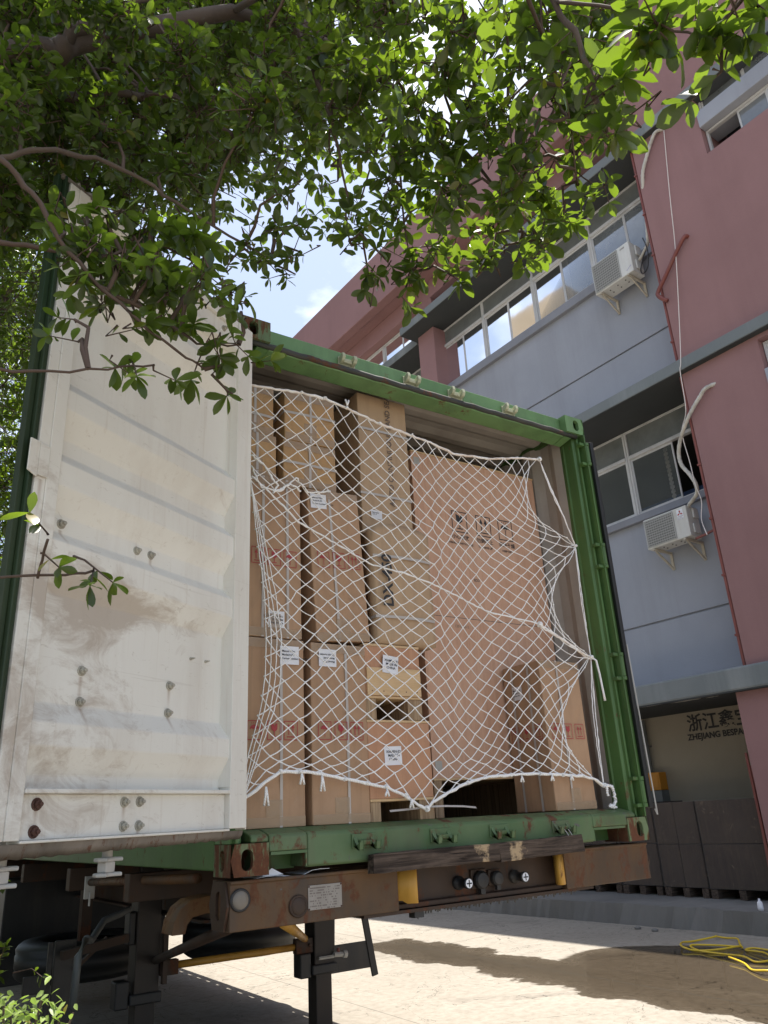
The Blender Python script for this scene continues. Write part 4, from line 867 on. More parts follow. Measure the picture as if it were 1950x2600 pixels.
tK = crate('huge reddish plywood crate with black handling symbols', 1.312, 2.335, .425, 1.6, FL, 3.612, PLY, .185)
def ksym():
    fn = lambda u, v: (u-1.8235, -.5875-.0015, v-FL); m = MB(); h = .140; w = .122
    for kd, cx in (('glass',1.652),('arrows',1.846),('umbrella',2.030)): m = MB(); icon(m, fn, kd, cx, 3.195, w, h); m.build('handling_symbol', INK, tK)
    for a, b, cx in (('小心轻放','HANDLE WITH CARE',1.652),('勿倒朝上','THIS SIDE UP',1.846),('保持干燥','KEEP DRY',2.030)):
        text(a, fn(cx,3.082), (1,0,0), (0,0,1), .034, INK, tK, align='CENTER', bold=.0005); text(b, fn(cx,3.045), (1,0,0), (0,0,1), .020, INK, tK, align='CENTER', bold=.0004)
    text('ECO', fn(1.725,2.818), (1,0,0), (0,0,1), .022, INKG, tK, bold=.0008); text('12010-0512', fn(1.545,2.518), (1,0,0), (0,0,1), .022, INKG, tK)
    for (x0,x1,z0,z1) in ((1.33,1.375,1.72,1.77),(1.33,1.375,3.53,3.58)): MB().box(x0-1.8235,x1-1.8235,-.5885-.001,-.5877,z0-FL,z1-FL).build('corner_clip', GALV, tK)
    s_ = MB(); s_.box(1.312-1.8235,2.335-1.8235,-.5878,-.5874,2.575-FL,2.579-FL); s_.build('panel_joint', INKG, tK)
ksym()
tL = carton('brown carton turned corner-on in front of the plywood crate by the container wall', 1.862, 2.168, YF, YF+.31, FL+.003, 2.285, straps=(1.99,), icons=IC, icons_x=(1.925,2.015,2.105), iz=1.895)
cx, cy, cz = tL['_c']
lf = lambda u, v, d: (-.153-.006-d, u, v)          # its left side face
slip(tL, -.08, -.0, .60, .675, 0, ['Manual Filler','Model:A-01','Carton: 98'], fn3=lambda x,z,d: (-.153-.004-d, -x, z))
s_ = MB()
for yy in (.075,-.06):
    P = [(-.153-.0045-.004*math.sin(math.pi*j/8), .80*j/8) for j in range(9)]; o = len(s_.v)
    for x, z in P: s_.v += [(x,yy-.008,z),(x,yy+.008,z)]
    for j in range(8): s_.f.append((o+2*j,o+2*j+1,o+2*j+3,o+2*j+2))
s_.build('strap', STRAP, tL)
s_ = MB()
for kd, u in zip(IC, (.09,.0,-.09)): icon(s_, lambda a, b: (-.1595, -a, b), kd, -u, .41, .068, .082)
s_.build('handling_symbols', REDINK, tL)
for k in ('tA','tB','tC','tD','tE1','tE2','tF1','tF2','tG','tL'): del globals()[k]['_c']
# loose white strap lying on the sill edge
m = MB(); P = [(.80,.08,1.527),(.90,.07,1.531),(1.0,.06,1.538),(1.1,.05,1.537),(1.2,.045,1.532),(1.28,.05,1.524)]
for x, y, z in P: m.v += [(x,y,z-.004),(x,y+.006,z+.004)]
m.f = [(2*i,2*i+1,2*i+3,2*i+2) for i in range(len(P)-1)]; o = m.build('plastic_strap', STRAP); sm = o.modifiers.new('s','SOLIDIFY'); sm.thickness = .0015
tag(o, 'loose white plastic strap poking out below the net by the orange crate', 'strap')

# ------------------------------------------------------------------ cargo net
def interp(P, t):
    P = [Vector(p) for p in P]; L = [0]
    for a, b in zip(P, P[1:]): L.append(L[-1]+(b-a).length)
    x = t*L[-1]
    for i in range(len(P)-1):
        if x <= L[i+1] or i == len(P)-2: return P[i].lerp(P[i+1], (x-L[i])/max(1e-9, L[i+1]-L[i]))
TOP = [(.06,3.545),(.233,3.563),(.364,3.578),(.498,3.576),(.628,3.549),(.716,3.529),(.834,3.505),(1.022,3.489),(1.221,3.485),(1.40,3.478),(1.653,3.492),(1.85,3.525),(2.06,3.565)]
BOT = [(.055,1.600),(.094,1.615),(.154,1.656),(.232,1.704),(.324,1.703),(.425,1.693),(.549,1.669),(.663,1.650),(.767,1.631),(.872,1.589),(.989,1.526),(1.034,1.560),(1.149,1.608),(1.257,1.638),(1.406,1.665),(1.559,1.672),(1.737,1.673),(1.890,1.664),(2.05,1.655),(2.14,1.637),(2.235,1.604)]
LEFT = [(.06,3.545),(.062,3.36),(.07,3.16),(.08,3.05),(.115,2.764),(.155,2.46),(.167,2.277),(.160,2.104),(.138,1.963),(.095,1.797),(.055,1.600)]
HOOKS = [(2.06,3.565,.0),(2.318,3.033,.30),(2.300,2.329,.66),(2.235,1.604,1.0)]
def net():
    NC, NR = 20, 46
    pos = {}; pin = set(); edges = []
    def right(b):
        for (x0,z0,b0), (x1,z1,b1) in zip(HOOKS, HOOKS[1:]):
            if b <= b1: k = (b-b0)/(b1-b0); return Vector((x0+(x1-x0)*k-.10*math.sin(math.pi*k), z0+(z1-z0)*k))
    rng = random.Random(8)
    hookrow = {0:0, round(.30*NR):1, round(.30*NR)-1:1, round(.30*NR)+1:1, round(.66*NR):2, round(.66*NR)-1:2, round(.66*NR)+1:2, NR:3}
    for j in range(NR+1):
        b = j/NR; n = NC if j % 2 == 0 else NC-1
        for i in range(n+1):
            a = (i+(.5 if j % 2 else 0))/NC
            T, B_, L, Rr = interp(TOP,a), interp(BOT,a), interp(LEFT,b), right(b)
            c = (1-b)*T+b*B_+(1-a)*L+a*Rr-((1-a)*(1-b)*interp(TOP,0)+a*(1-b)*interp(TOP,1)+(1-a)*b*interp(BOT,0)+a*b*interp(BOT,1))
            pos[i,j] = c; 
            if j == 0 or j == NR: pin.add((i,j))
            if i == 0 and j % 2 == 0: pin.add((i,j))
            if i == n and j in hookrow: pos[i,j] = Vector(HOOKS[hookrow[j]][:2]) + Vector((rng.uniform(-.008,.004),rng.uniform(-.012,.012))); pin.add((i,j))
    for j in range(NR):
        n = NC if j % 2 == 0 else NC-1; n2 = NC if (j+1) % 2 == 0 else NC-1
        for i in range(n+1):
            for k in ((i-1,i) if j % 2 == 0 else (i,i+1)):
                if 0 <= k <= n2: edges.append(((i,j),(k,j+1)))
    nb = {}
    for a, b in edges: nb.setdefault(a,[]).append(b); nb.setdefault(b,[]).append(a)
    for it in range(90):
        for k in pos:
            if k in pin: continue
            q = nb[k]; av = sum((pos[p] for p in q), Vector((0,0)))/len(q); pos[k] = pos[k].lerp(av+Vector((0,-.0012)), .55)
    for k in pos:
        if k not in pin:
            x, z = pos[k]; e = min(1, max(0,(x-.12)/.25), max(0,(2.25-x)/.3))*min(1, k[1]/5, (NR-k[1])/5)
            pos[k] += e*Vector((.014*math.sin(6.1*z+3.2*x)+.009*math.sin(11*x-5*z+1), .024*math.sin(5.2*x+1.9*z+.6)+.013*math.sin(9.7*x-4.1*z)))+Vector((rng.uniform(-.005,.005), rng.uniform(-.005,.005)))
    def Y(x, z):
        y = .058+.010*math.sin(x*5+z*2)
        if .72 < x < 1.20 and z < 2.35: y -= .004
        if 1.15 < x < 1.80: y += .055*math.sin(math.pi*(x-1.15)/.65)
        if 2.17 < x: y += (x-2.17)*.45
        if z > 3.0 and x > 1.5: y += (z-3.0)*(x-1.5)*.10
        if .78 < x < 1.17 and 2.3 < z < 2.96: y -= .030
        return y
    P3 = {k: Vector((p[0], Y(p[0],p[1]), p[1])) for k, p in pos.items()}
    t = thing('cargo_net', 'white knotted rope cargo net hung across the container opening', 'net', (1.2,.08,1.53))
    m = MB()
    for a, b in edges:
        p, q = P3[a], P3[b]; d = (q-p).length; sl = .06*d*rng.random(); mid = p.lerp(q,.5)+Vector((rng.uniform(-.3,.3)*sl*1.4, 0, -sl))
        m.tube([p, p.lerp(mid,.55)+Vector((0,0,-sl*.15)), mid, mid.lerp(q,.45)+Vector((0,0,-sl*.15)), q], .0027*rng.uniform(.85,1.15), 5, False)
    wp(m.build('net_cords', ROPE, smooth=True), t)
    m = MB()
    for k, p in P3.items():
        r_ = .0052*rng.uniform(.8,1.15); m.lathe([(0,-r_),(r_*.85,-r_*.5),(r_,0),(r_*.85,r_*.5),(0,r_)], 6, Matrix.Translation(p))
    wp(m.build('net_knots', ROPE, smooth=True), t)['kind'] = 'stuff'
    def rope(P, r_, name, mat=ROPE2, n=8, seg=90, wob=.0025):
        m = MB(); Q = []
        for i in range(seg+1): 
            p = interp([Vector((x,Y(x,z)-.006,z)) for x, z in P], i/seg); Q.append(p+Vector((rng.uniform(-wob,wob),rng.uniform(-wob,wob),rng.uniform(-wob,wob))))
        m.tube(Q, [r_*rng.uniform(.82,1.2) for _ in Q], n); return wp(m.build(name, mat, smooth=True), t)
    rope(TOP, .0068, 'border_rope'); rope(BOT, .0075, 'border_rope', ROPE); 
    rope([(.09,3.049),(.227,2.951),(.341,2.856),(.536,2.779),(.746,2.689),(.908,2.656),(1.13,2.606),(1.516,2.535),(1.868,2.482)], .0043, 'cross_rope', ROPE)
    rope([(1.868,2.482),(2.05,2.40),(2.225,2.330),(2.300,2.325)], .0052, 'cross_rope'); rope([(1.868,2.470),(2.07,2.385),(2.25,2.312),(2.300,2.318)], .0042, 'cross_rope')
    rope([(.09,3.16),(.16,3.12),(.23,3.02),(.20,2.98),(.30,3.05),(.36,3.02)], .005, 'slack_cord', ROPE, 6, 40, .004); rope([(.09,3.10),(.14,3.00),(.25,3.0),(.33,3.09),(.40,3.02),(.52,3.05)], .004, 'slack_cord', ROPE, 6, 40, .004)
    for (x0,z0), (x1,z1) in (((2.06,3.565),(2.318,3.033)),((2.318,3.033),(2.300,2.329)),((2.300,2.329),(2.235,1.604))):
        for q in range(3):
            o = rng.uniform(.01,.05); rope([(x0,z0),(x0*.6+x1*.4-o,(z0*.6+z1*.4)),(x0*.3+x1*.7-o*.8,z0*.3+z1*.7),(x1,z1)], .0028, 'side_cord', ROPE, 6, 24, .002)
    for q in range(4):
        o = .002+.026*q; rope([(x+o*math.sin(math.pi*min(1,k/7.5))+(.004*rng.uniform(-1,1)), z) for k, (x, z) in enumerate(LEFT[3:])], .0024, 'side_cord', ROPE, 6, 40, .0015)
    # knots and frayed tails
    def knot(x, z, s_): 
        m = MB(); c = Vector((x,Y(x,z)-.010,z))
        for q in range(3):
            a0 = rng.uniform(0,6); ax = Vector((rng.uniform(-1,1),rng.uniform(-.5,.5),rng.uniform(-1,1))).normalized(); u = ax.orthogonal().normalized(); v = ax.cross(u)
            m.tube([c+(u*math.cos(a0+k*.7)+v*math.sin(a0+k*.7))*s_*.75 for k in range(9)], s_*.42, 6)
        wp(m.build('knot', ROPE, smooth=True), t)
    for x, z, s_ in ((1.868,2.478,.016),(2.06,3.565,.014),(2.318,3.033,.010),(2.300,2.327,.014),(2.235,1.606,.014),(.989,1.530,.014),(.872,1.592,.009),(.232,1.704,.010),(.324,1.702,.010),(.549,1.668,.010),(.663,1.650,.009),(.767,1.632,.010),(.498,3.576,.011),(.628,3.549,.009),(1.257,1.638,.009),(1.559,1.672,.010),(1.737,1.672,.010),(1.890,1.664,.010),(2.05,1.657,.010),(.364,3.578,.008),(.834,3.505,.009),(1.05,3.49,.009)): knot(x, z, s_)
    for x, z, L in ((.165,1.645,.075),(.33,1.695,.045),(.43,1.685,.065),(.767,1.62,.03),(.90,1.575,.04),(1.62,1.665,.03),(1.80,1.665,.03),(1.95,1.66,.025),(.628,3.56,-.035)):
        for q in (-1,1):
            m = MB(); y = Y(x,z)-.012; m.tube([(x,y,z),(x+.004*q,y-.004,z-L*.4),(x+.010*q,y-.002,z-L)], [.0045,.0045,.0055], 6); wp(m.build('rope_tail', ROPE, smooth=True), t)
    # the long tail hanging at the third hook and the looped tail in the corner
    m = MB(); x, z = 2.305, 2.325; m.tube([(x,.10,z),(x+.02,.09,z-.02),(x+.026,.085,z-.10),(x+.028,.08,z-.20),(x+.032,.08,z-.255)], [.006,.0065,.0065,.0065,.0075], 7); wp(m.build('rope_tail', ROPE, smooth=True), t)
    m = MB(); L = [(2.235,1.604),(2.262,1.602),(2.282,1.596),(2.290,1.575),(2.292,1.545),(2.292,1.520),(2.280,1.502),(2.255,1.496),(2.235,1.500),(2.252,1.490),(2.288,1.490)]; Q = [interp([Vector((a,.075,b)) for a, b in L], i/60) for i in range(61)]
    m.tube([q+Vector((rng.uniform(-.003,.003),rng.uniform(-.004,.004),rng.uniform(-.003,.003))) for q in Q], [.0080+.0026*math.sin(i*1.9) for i in range(61)], 8); wp(m.build('rope_tail', ROPE, smooth=True), t)
    m = MB(); Q = [interp([Vector((a,.075,b)) for a, b in [(2.235,1.604),(2.238,1.59),(2.236,1.565),(2.240,1.55)]], i/14) for i in range(15)]; m.tube(Q, [.007+.002*math.sin(i*2) for i in range(15)], 7); wp(m.build('rope_tail', ROPE, smooth=True), t)
    # lashing hooks welded to the inner wall
    for x, y, z in ((2.335,.17,3.033),(2.335,.15,2.327),(2.30,.13,1.606),(2.20,.20,3.60)):
        m = MB(); m.tube([(x+.03,y+.01,z+.012),(x-.005,y-.02,z+.010),(x-.016,y-.03,z-.004),(x-.004,y-.025,z-.016)], .005, 6); wp(m.build('lashing_ring', RUSTBOLT), ct)
net()

# ------------------------------------------------------------------ trailer under the container
tr = thing('container_trailer', 'grimy orange skeletal trailer standing on landing legs under the container', 'trailer', (CW/2, 3.0, 0))
def tp(m, name, mat, **k): return wp(m.build(name, mat, **k), tr)
def cbeam(x0, x1):
    m = MB(); P = [(.030,1.130),(.030,1.288),(.022,1.290),(.022,1.302),(.215,1.302),(.215,1.124),(.030,1.124)]; m.extrude(P, x0, x1); return m
m = cbeam(.012,.79); tp(m, 'bolster_beam', ORANGE, bev=.005)
m = cbeam(1.80,2.432); tp(m, 'bolster_beam', ORANGE, bev=.005)
m = MB(); m.extrude([(.085,1.150),(.085,1.288),(.070,1.290),(.070,1.300),(.214,1.300),(.214,1.126),(.060,1.126),(.060,1.146)], .7902, 1.7998); tp(m, 'bolster_beam', CHASSIS, bev=.004)
for x in (.0, 2.4325):                                   # end plates with an oval cut-out
    m = MB(); hl = oval(.12,1.213,.026,.052,16); n = len(hl); rim = []
    for a, b in hl:
        dx, dz = a-.12, b-1.213; k = min(((.215-.12)/dx if dx > 0 else (.028-.12)/dx) if abs(dx) > 1e-9 else 99, ((1.300-1.213)/dz if dz > 0 else (1.126-1.213)/dz) if abs(dz) > 1e-9 else 99); rim.append((.12+dx*k,1.213+dz*k))
    for xx in (x, x+.010): m.v += [(xx,a,b) for a, b in rim]+[(xx,a,b) for a, b in hl]
    for i in range(n):
        j = (i+1) % n; m.f += [(i,j,n+j,n+i),(2*n+i,3*n+i,3*n+j,2*n+j),(n+i,n+j,3*n+j,3*n+i),(i,2*n+i,2*n+j,j)]
    tp(m, 'end_plate', CHASSIS)
for xc, mir in ((.815,1),(1.775,-1)):                     # bright curved bump plates where the beam steps back
    m = MB(); k = 12; z0, z1 = 1.150, 1.287
    for i in range(k+1):
        a = math.pi*(-.15+1.05*i/k); x = xc+mir*(.052*math.sin(a-.5)); y = .052-.062*math.sin(a)
        for zz in (z0+(.012 if i < 4 else 0), z1): m.v.append((x,y,zz))
    for i in range(k): m.f.append((2*i,2*i+2,2*i+3,2*i+1))
    o = tp(m, 'bump_plate', YELLOW, smooth=True); s_ = o.modifiers.new('s','SOLIDIFY'); s_.thickness = .008
def disc(x, z, y, prof, mat, name, n=24, smooth=True):
    m = MB(); m.lathe(prof, n, Matrix.Translation((x,y,z)) @ Matrix.Rotation(R(90),4,'X')); return tp(m, name, mat, smooth=smooth)
def lamp(x, z, lens):
    disc(x, z, .030, [(.042,0),(.042,.006),(.036,.010),(.033,.008)], BLACK if lens else CHASSIS, 'lamp_bezel'); disc(x, z, .030, [(.0335,.007),(.030,.011),(.015,.0125),(0,.013)], LAMPGLASS if lens else CHASSIS, 'marker_lamp')
lamp(.053, 1.233, True); lamp(.303, 1.189, False)
m = MB(); m.box(.348,.505,.0265,.0298,1.168,1.259); pl = tp(m, 'data_plate', PLATE, bev=.001)
def plate_text():
    m = MB(); rng = random.Random(2)
    for r_ in range(9):
        x = .355; z = 1.250-.0095*r_-.004
        while x < .496-.02*rng.random():
            w = rng.uniform(.002,.0045)
            if rng.random() < (.85 if r_ < 2 else .62): m.add([(x,.0262,z),(x+w,.0262,z),(x+w,.0262,z+.0048),(x,.0262,z+.0048)], [(0,1,2,3)])
            x += w+.0012+(.02 if rng.random() < .08 else 0)
    o = m.build('lettering', INKG); o.parent = pl
    m = MB()
    for x in (.352,.501):
        for z in (1.172,1.255): m.lathe([(.004,0),(.003,.0025),(0,.003)], 8, Matrix.Translation((x,.0265,z)) @ Matrix.Rotation(R(90),4,'X'))
    o = m.build('rivet', RUSTBOLT); o.parent = pl
plate_text()
for x in (1.155,1.50):                                   # air couplings with white crosses
    disc(x, 1.203, .085, [(.030,0),(.030,.02),(.020,.022),(.020,.075),(.024,.076),(.024,.088),(.0,.088)], BLACK, 'air_coupling'); 
    m = MB(); m.lathe([(0,.0885),(.0195,.0885),(.0195,.0895),(0,.0895)], 18, Matrix.Translation((x,.085,1.203)) @ Matrix.Rotation(R(90),4,'X')); tp(m, 'coupling_face', PAPER)
    m = MB(); y = .085-.0905; m.box(x-.0025,x+.0025,y-.001,y,1.203-.015,1.203+.015); m.box(x-.015,x-.003,y-.001,y,1.203-.0025,1.203+.0025); m.box(x+.003,x+.015,y-.001,y,1.203-.0025,1.203+.0025); tp(m, 'coupling_mark', INK)
for x, r_ in ((1.275,.040),(1.372,.033)):
    m = MB(); m.box(x-r_*1.15,x+r_*1.15,.070,.0845,1.205-r_*.9,1.205+r_*1.2); tp(m, 'socket_plate', CHASSIS, bev=.004)
    m = MB(); M = Matrix.Translation((x,.07,1.206)) @ Matrix.Rotation(R(90),4,'X'); m.lathe([(r_,0),(r_,.022),(r_*.8,.032),(0,.035)], 20, M); m.box(x-r_*.35,x+r_*.35,.045,.066,1.206-r_*1.5,1.206-r_*.8); tp(m, 'socket_cap', BLACK, smooth=False, bev=.002)
m = MB(); m.box(.62,2.0,.045,.205,1.110,1.1232); tp(m, 'lower_flange', CHASSIS)
rng = random.Random(6); m = MB()
for k in range(60):
    x = .9+1.0*k/60+rng.uniform(-.01,.01); L = rng.uniform(.004,.02)*(2 if .88 < x < .93 else 1); m.add([(x-.007,.06,1.111),(x+.008,.06,1.111),(x+.004,.065,1.111-L),(x-.003,.065,1.111-L*.8)], [(0,1,2,3)])
m.box(.885,.935,.055,.10,1.085,1.111); tp(m, 'grease_clots', BLACK)
# main rails, cross members, side items
for x in (.72, 1.72):
    m = MB(); m.box(x-.07,x+.07,.216,11.5,1.285,1.300); m.extrude([(.217,1.13),(2.0,.975),(11.5,.975),(11.5,1.2845),(.217,1.2845)], x-.008, x+.008); m.extrude([(.217,1.116),(2.0,.96),(11.5,.96),(11.5,.9745),(2.0,.9745),(.217,1.1295)], x-.07, x+.07); tp(m, 'main_rail', CHASSIS)
for y in (1.4,2.75,4.4,5.6,7.2,8.8,10.4):
    m = MB(); m.box(.02,.645,y,y+.10,1.16,1.295); m.box(.80,1.64,y,y+.10,1.08,1.22); m.box(1.795,2.418,y,y+.10,1.16,1.295); tp(m, 'cross_member', CHASSIS, bev=.004)
m = MB(); m.cyl((.10,.62,1.31-.02),(.10,2.52,1.215),.022,10); tp(m, 'side_tube', ORANGE, smooth=True)
m = MB(); m.box(.07,.13,2.53,2.56,1.12,1.25); m.box(.095,.10,2.50,2.53,1.08,1.16); tp(m, 'tube_bracket', GALV)
m = MB(); m.extrude([(.30,1.225),(.10,1.225),(.03,1.214),(-.015,1.185),(-.042,1.135),(-.05,1.085),(.01,1.085),(.018,1.12),(.04,1.145),(.10,1.155),(.30,1.155)], .50, .64, 'y'); tp(m, 'step_channel', ORANGE, bev=.004)
legs = []
for x in (.555, 1.883):
    m = MB(); m.box(x-.082,x+.082,2.72,2.885,.46,1.28); lg = tp(m, 'landing_leg', LEGM, bev=.008)
    def sub(m, name, mat, **k): o = m.build(name, mat, **k); o.parent = lg; return o
    m = MB(); m.box(x-.066,x+.066,2.735,2.868,.06,.459); sub(m, 'inner_leg', LEGM, bev=.006)
    m = MB(); m.box(x-.16,x+.16,2.64,2.96,.0,.028); m.box(x-.05,x+.05,2.75,2.85,.028,.07); sub(m, 'foot_plate', LEGM, bev=.004)
    m = MB(); m.box(x-.11,x+.10,2.70,2.90,.455,.52); m.box(x-.20,x-.11,2.72,2.84,.44,.60); sub(m, 'gear_housing', BLACK, bev=.01)
    m = MB(); m.box(x-.13,x-.083,2.74,2.86,.80,1.0); sub(m, 'gear_box', BLACK, bev=.01)
m = MB(); m.tube([(1.883-.06,2.70,.56),(1.883+.06,2.70,.56),(1.883+.095,2.75,.555)], .012, 6); m.cyl((1.95,2.70,.57),(2.03,2.70,.565),.018,10); m.cyl((2.03,2.70,.565),(2.06,2.70,.563),.026,10); tp(m, 'drain_valve', GALV)
m = MB(); m.cyl((1.99,2.70,.583),(1.99,2.70,.612),.012,8); tp(m, 'valve_knob', REDPIPE)
for a, b in (((.64,2.78,.645),(1.80,2.78,.645)), ((.10,.24,1.12),(.60,2.70,.70)), ((.34,.24,1.115),(1.72,2.72,.70))):
    m = MB(); m.cyl(a,b,.025,10); tp(m, 'brace', YELLOW if a[0] > .2 else CHASSIS, smooth=True)
m = MB(); m.box(1.66,1.80,2.74,2.80,.60,.70); m.cyl((1.77,2.735,.65),(1.77,2.725,.65),.014,6); tp(m, 'brace_lug', CHASSIS, bev=.004)
m = MB(); m.box(.64,.67,2.66,2.70,.56,.86); tp(m, 'hanger_strap', CHASSIS)
m = MB(); m.box(.64,.76,2.70,2.76,.60,.69); tp(m, 'brace_lug', CHASSIS, bev=.004)
m = MB(); m.box(.735,.79,3.3,3.305,.83,.90); o = tp(m, 'number_plate', PAPER); text('6-', (.74,3.298,.84), (1,0,0), (0,0,1), .05, INK, o)
m = MB(); m.bar((2.06,2.9,.80),(2.05,2.9,.50),.03,.02,(0,1,0)); m.bar((2.345,2.9,.80),(2.43,2.9,.35),.055,.02,(0,1,0)); m.box(2.04,2.40,2.90,2.915,.41,.60) ; m.box(2.05,2.36,2.89,2.93,.80,1.29); tp(m, 'guard_frame', BLACK, bev=.004)
m = MB(); m.box(-.02,.11,2.80,2.83,.15,.875); m.box(-.06,-.03,2.80,2.83,.2,.87); m.box(-.2,-.061,2.75,2.78,.6,.70); tp(m, 'side_guard', BLACK, bev=.004)
m = MB(); m.tube([(.02,2.2,.93),(.10,2.4,.90),(.22,2.6,.98),(.36,2.72,1.0),(.42,2.74,1.02)], .022, 8); m.tube([(.02,2.2,.93),(-.03,2.15,.85),(-.04,2.14,.6)], .022, 8); tp(m, 'air_hose', GREYBOX, smooth=True)
m = MB(); m.bar((.0,2.7,.80),(.42,2.75,.85),.05,.05); m.bar((.10,2.78,.70),(.30,2.8,.86),.03,.02); tp(m, 'brace', CHASSIS)
# spare tyres lying flat under the rails, road wheels at the back
def tyre_prof(ro, ri, w): return [(ri,-w*.38),(ri+.03,-w*.5),(ro-.05,-w*.5),(ro-.012,-w*.40),(ro,-w*.33),(ro-.008,-w*.17),(ro,-w*.16),(ro,w*.16),(ro-.008,w*.17),(ro,w*.33),(ro-.012,w*.40),(ro-.05,w*.5),(ri+.03,w*.5),(ri,w*.38)]
for x in (.50, 1.86):
    m = MB(); m.lathe(tyre_prof(.50,.29,.27), 40, Matrix.Translation((x,4.25,.60))); sp = tp(m, 'spare_tyre', RUBBER, smooth=True)
    m = MB(); m.lathe([(.29,-.09),(.27,-.08),(.25,.0),(.10,.02),(.0,.02)], 30, Matrix.Translation((x,4.25,.60))); o = m.build('rim', CHASSIS, smooth=True); o.parent = sp
    m = MB(); m.box(x-.04,x+.04,4.2,4.3,.62,1.16); o = m.build('carrier', CHASSIS); o.parent = sp
for y in (8.3, 9.6):
    for x in (.30, .62, 1.82, 2.14):
        M = Matrix.Translation((x,y,.50)) @ Matrix.Rotation(R(90),4,'Y'); m = MB(); m.lathe(tyre_prof(.50,.29,.26), 36, M); w = tp(m, 'wheel', RUBBER, smooth=True)
        m = MB(); m.lathe([(.29,-.09),(.26,.02),(.12,.05),(.12,.10),(0,.10)], 24, M); o = m.build('rim', GALV, smooth=True); o.parent = w
    m = MB(); m.cyl((.2,y,.50),(2.24,y,.50),.065,12); tp(m, 'axle', CHASSIS)
m = MB(); m.box(.04,.78,5.3,5.9,.30,1.15); tp(m, 'dark_fill_box', BLACK, bev=.01)  # added box and flaps hide the bright ground behind, keeping the underside dark
m = MB(); m.box(.80,1.52,5.3,5.31,.28,1.10); tp(m, 'dark_fill_flap', RUBBER)
m = MB(); m.box(.04,.78,7.6,7.61,.2,1.12); tp(m, 'dark_fill_flap', RUBBER)
# papers and timbers on the beam
m = MB(); k = 8
for j in range(3):
    for i in range(k+1): m.v.append((.13+.33*i/k, .045+.10*j, 1.3045+.004*math.sin(i*1.1)+.010*(i > 5)*(j == 0)))
for j in range(2):
    for i in range(k): q = j*(k+1)+i; m.f.append((q,q+1,q+k+2,q+k+1))
m.add([(.16,.06,1.308),(.25,.05,1.309),(.20,.055,1.335)], [(0,1,2)])
o = m.build('paper_sheets', PAPER); s_ = o.modifiers.new('s','SOLIDIFY'); s_.thickness = .002; tag(o, 'folded white and blue paper sheets tucked on the orange beam', 'paper')
def plank(x0, x1, z0, z1, tilt, label, seed):
    m = MB(); rng = random.Random(seed); k = 14; y0, y1 = -.068, -.017
    for i in range(k+1):
        u = i/k; x = x0+(x1-x0)*u; dz = tilt*(u-.5)
        for y, z in ((y0,z0),(y0,z1),(y1,z1),(y1,z0)): m.v.append((x+(rng.uniform(-.006,.006) if i in (0,k) else 0), y+rng.uniform(-.002,.002), z+dz+rng.uniform(-.0025,.0025)))
    for i in range(k):
        for j in range(4): a = i*4+j; b = i*4+(j+1)%4; m.f.append((a,b,b+4,a+4))
    m.f.append((0,3,2,1)); e = k*4; m.f.append((e,e+1,e+2,e+3)); o = m.build('timber_baulk', OLDWOOD, bev=.003)
    tag(o, label, 'timber'); return o
plank(.612, 1.298, 1.287, 1.362, .004, 'weathered dark timber baulk under the sill, its end by the paper sheets', 1)
plank(1.302, 1.852, 1.289, 1.367, .012, 'weathered dark timber baulk with pale bare patches under the third and fourth sill keepers', 2)
m = MB(); 
for x in (1.765,1.790): m.tube([(x,-.036,1.40),(x+.004,-.045,1.385),(x+.002,-.06,1.366)], .0022, 5)
o = m.build('tie_wire', GALV); tag(o, 'thin tie wires hanging from the sill keeper to the timber', 'wire')

# ------------------------------------------------------------------ trees
def leaf_template(n, L, Wd, curl, fold):
    """obovate leaf along +x, folded along the midrib: vertices and faces"""
    v = []; f = []
    prof = [(0,.06),(.18,.42),(.42,.86),(.66,1.0),(.85,.72),(1.0,.08)] if n > 4 else [(0,.06),(.35,.75),(.72,.95),(1.0,.08)]
    for i, (u, w) in enumerate(prof):
        x = u*L; z = -curl*L*u*u; y = w*Wd/2; v += [(x,-y,z+fold*y),(x,0,z),(x,y,z+fold*y)]
    for i in range(len(prof)-1):
        a = i*3; f += [(a,a+3,a+4,a+1),(a+1,a+4,a+5,a+2)]
    return np.array(v), np.array(f)
def frames(d, up):
    d = d/np.linalg.norm(d, axis=1, keepdims=True); n = up-(up*d).sum(1, keepdims=True)*d; n /= np.linalg.norm(n, axis=1, keepdims=True)+1e-9
    s_ = np.cross(n, d); return np.stack([d, s_, n], 2)
def leaf_mesh(name, P, D, U, size, tmpl, mat, parent):
    V, Fc = tmpl; k = len(P); M = frames(D, U); vv = np.einsum('kij,vj->kvi', M, V)*size[:,None,None]+P[:,None,:]
    vv = vv.reshape(-1,3); ff = (Fc[None]+(np.arange(k)*len(V))[:,None,None]).reshape(-1,4)
    me = bpy.data.meshes.new(name); me.vertices.add(len(vv)); me.vertices.foreach_set('co', vv.ravel().astype(np.float32))
    me.loops.add(ff.size); me.loops.foreach_set('vertex_index', ff.ravel().astype(np.int32)); me.polygons.add(len(ff))
    me.polygons.foreach_set('loop_start', np.arange(0, ff.size, 4, dtype=np.int32)); me.polygons.foreach_set('loop_total', np.full(len(ff), 4, dtype=np.int32))
    me.polygons.foreach_set('use_smooth', np.ones(len(ff), dtype=bool)); me.update(); me.materials.append(mat)
    o = bpy.data.objects.new(name, me); COL.objects.link(o); wp(o, parent); o['kind'] = 'stuff'; return o
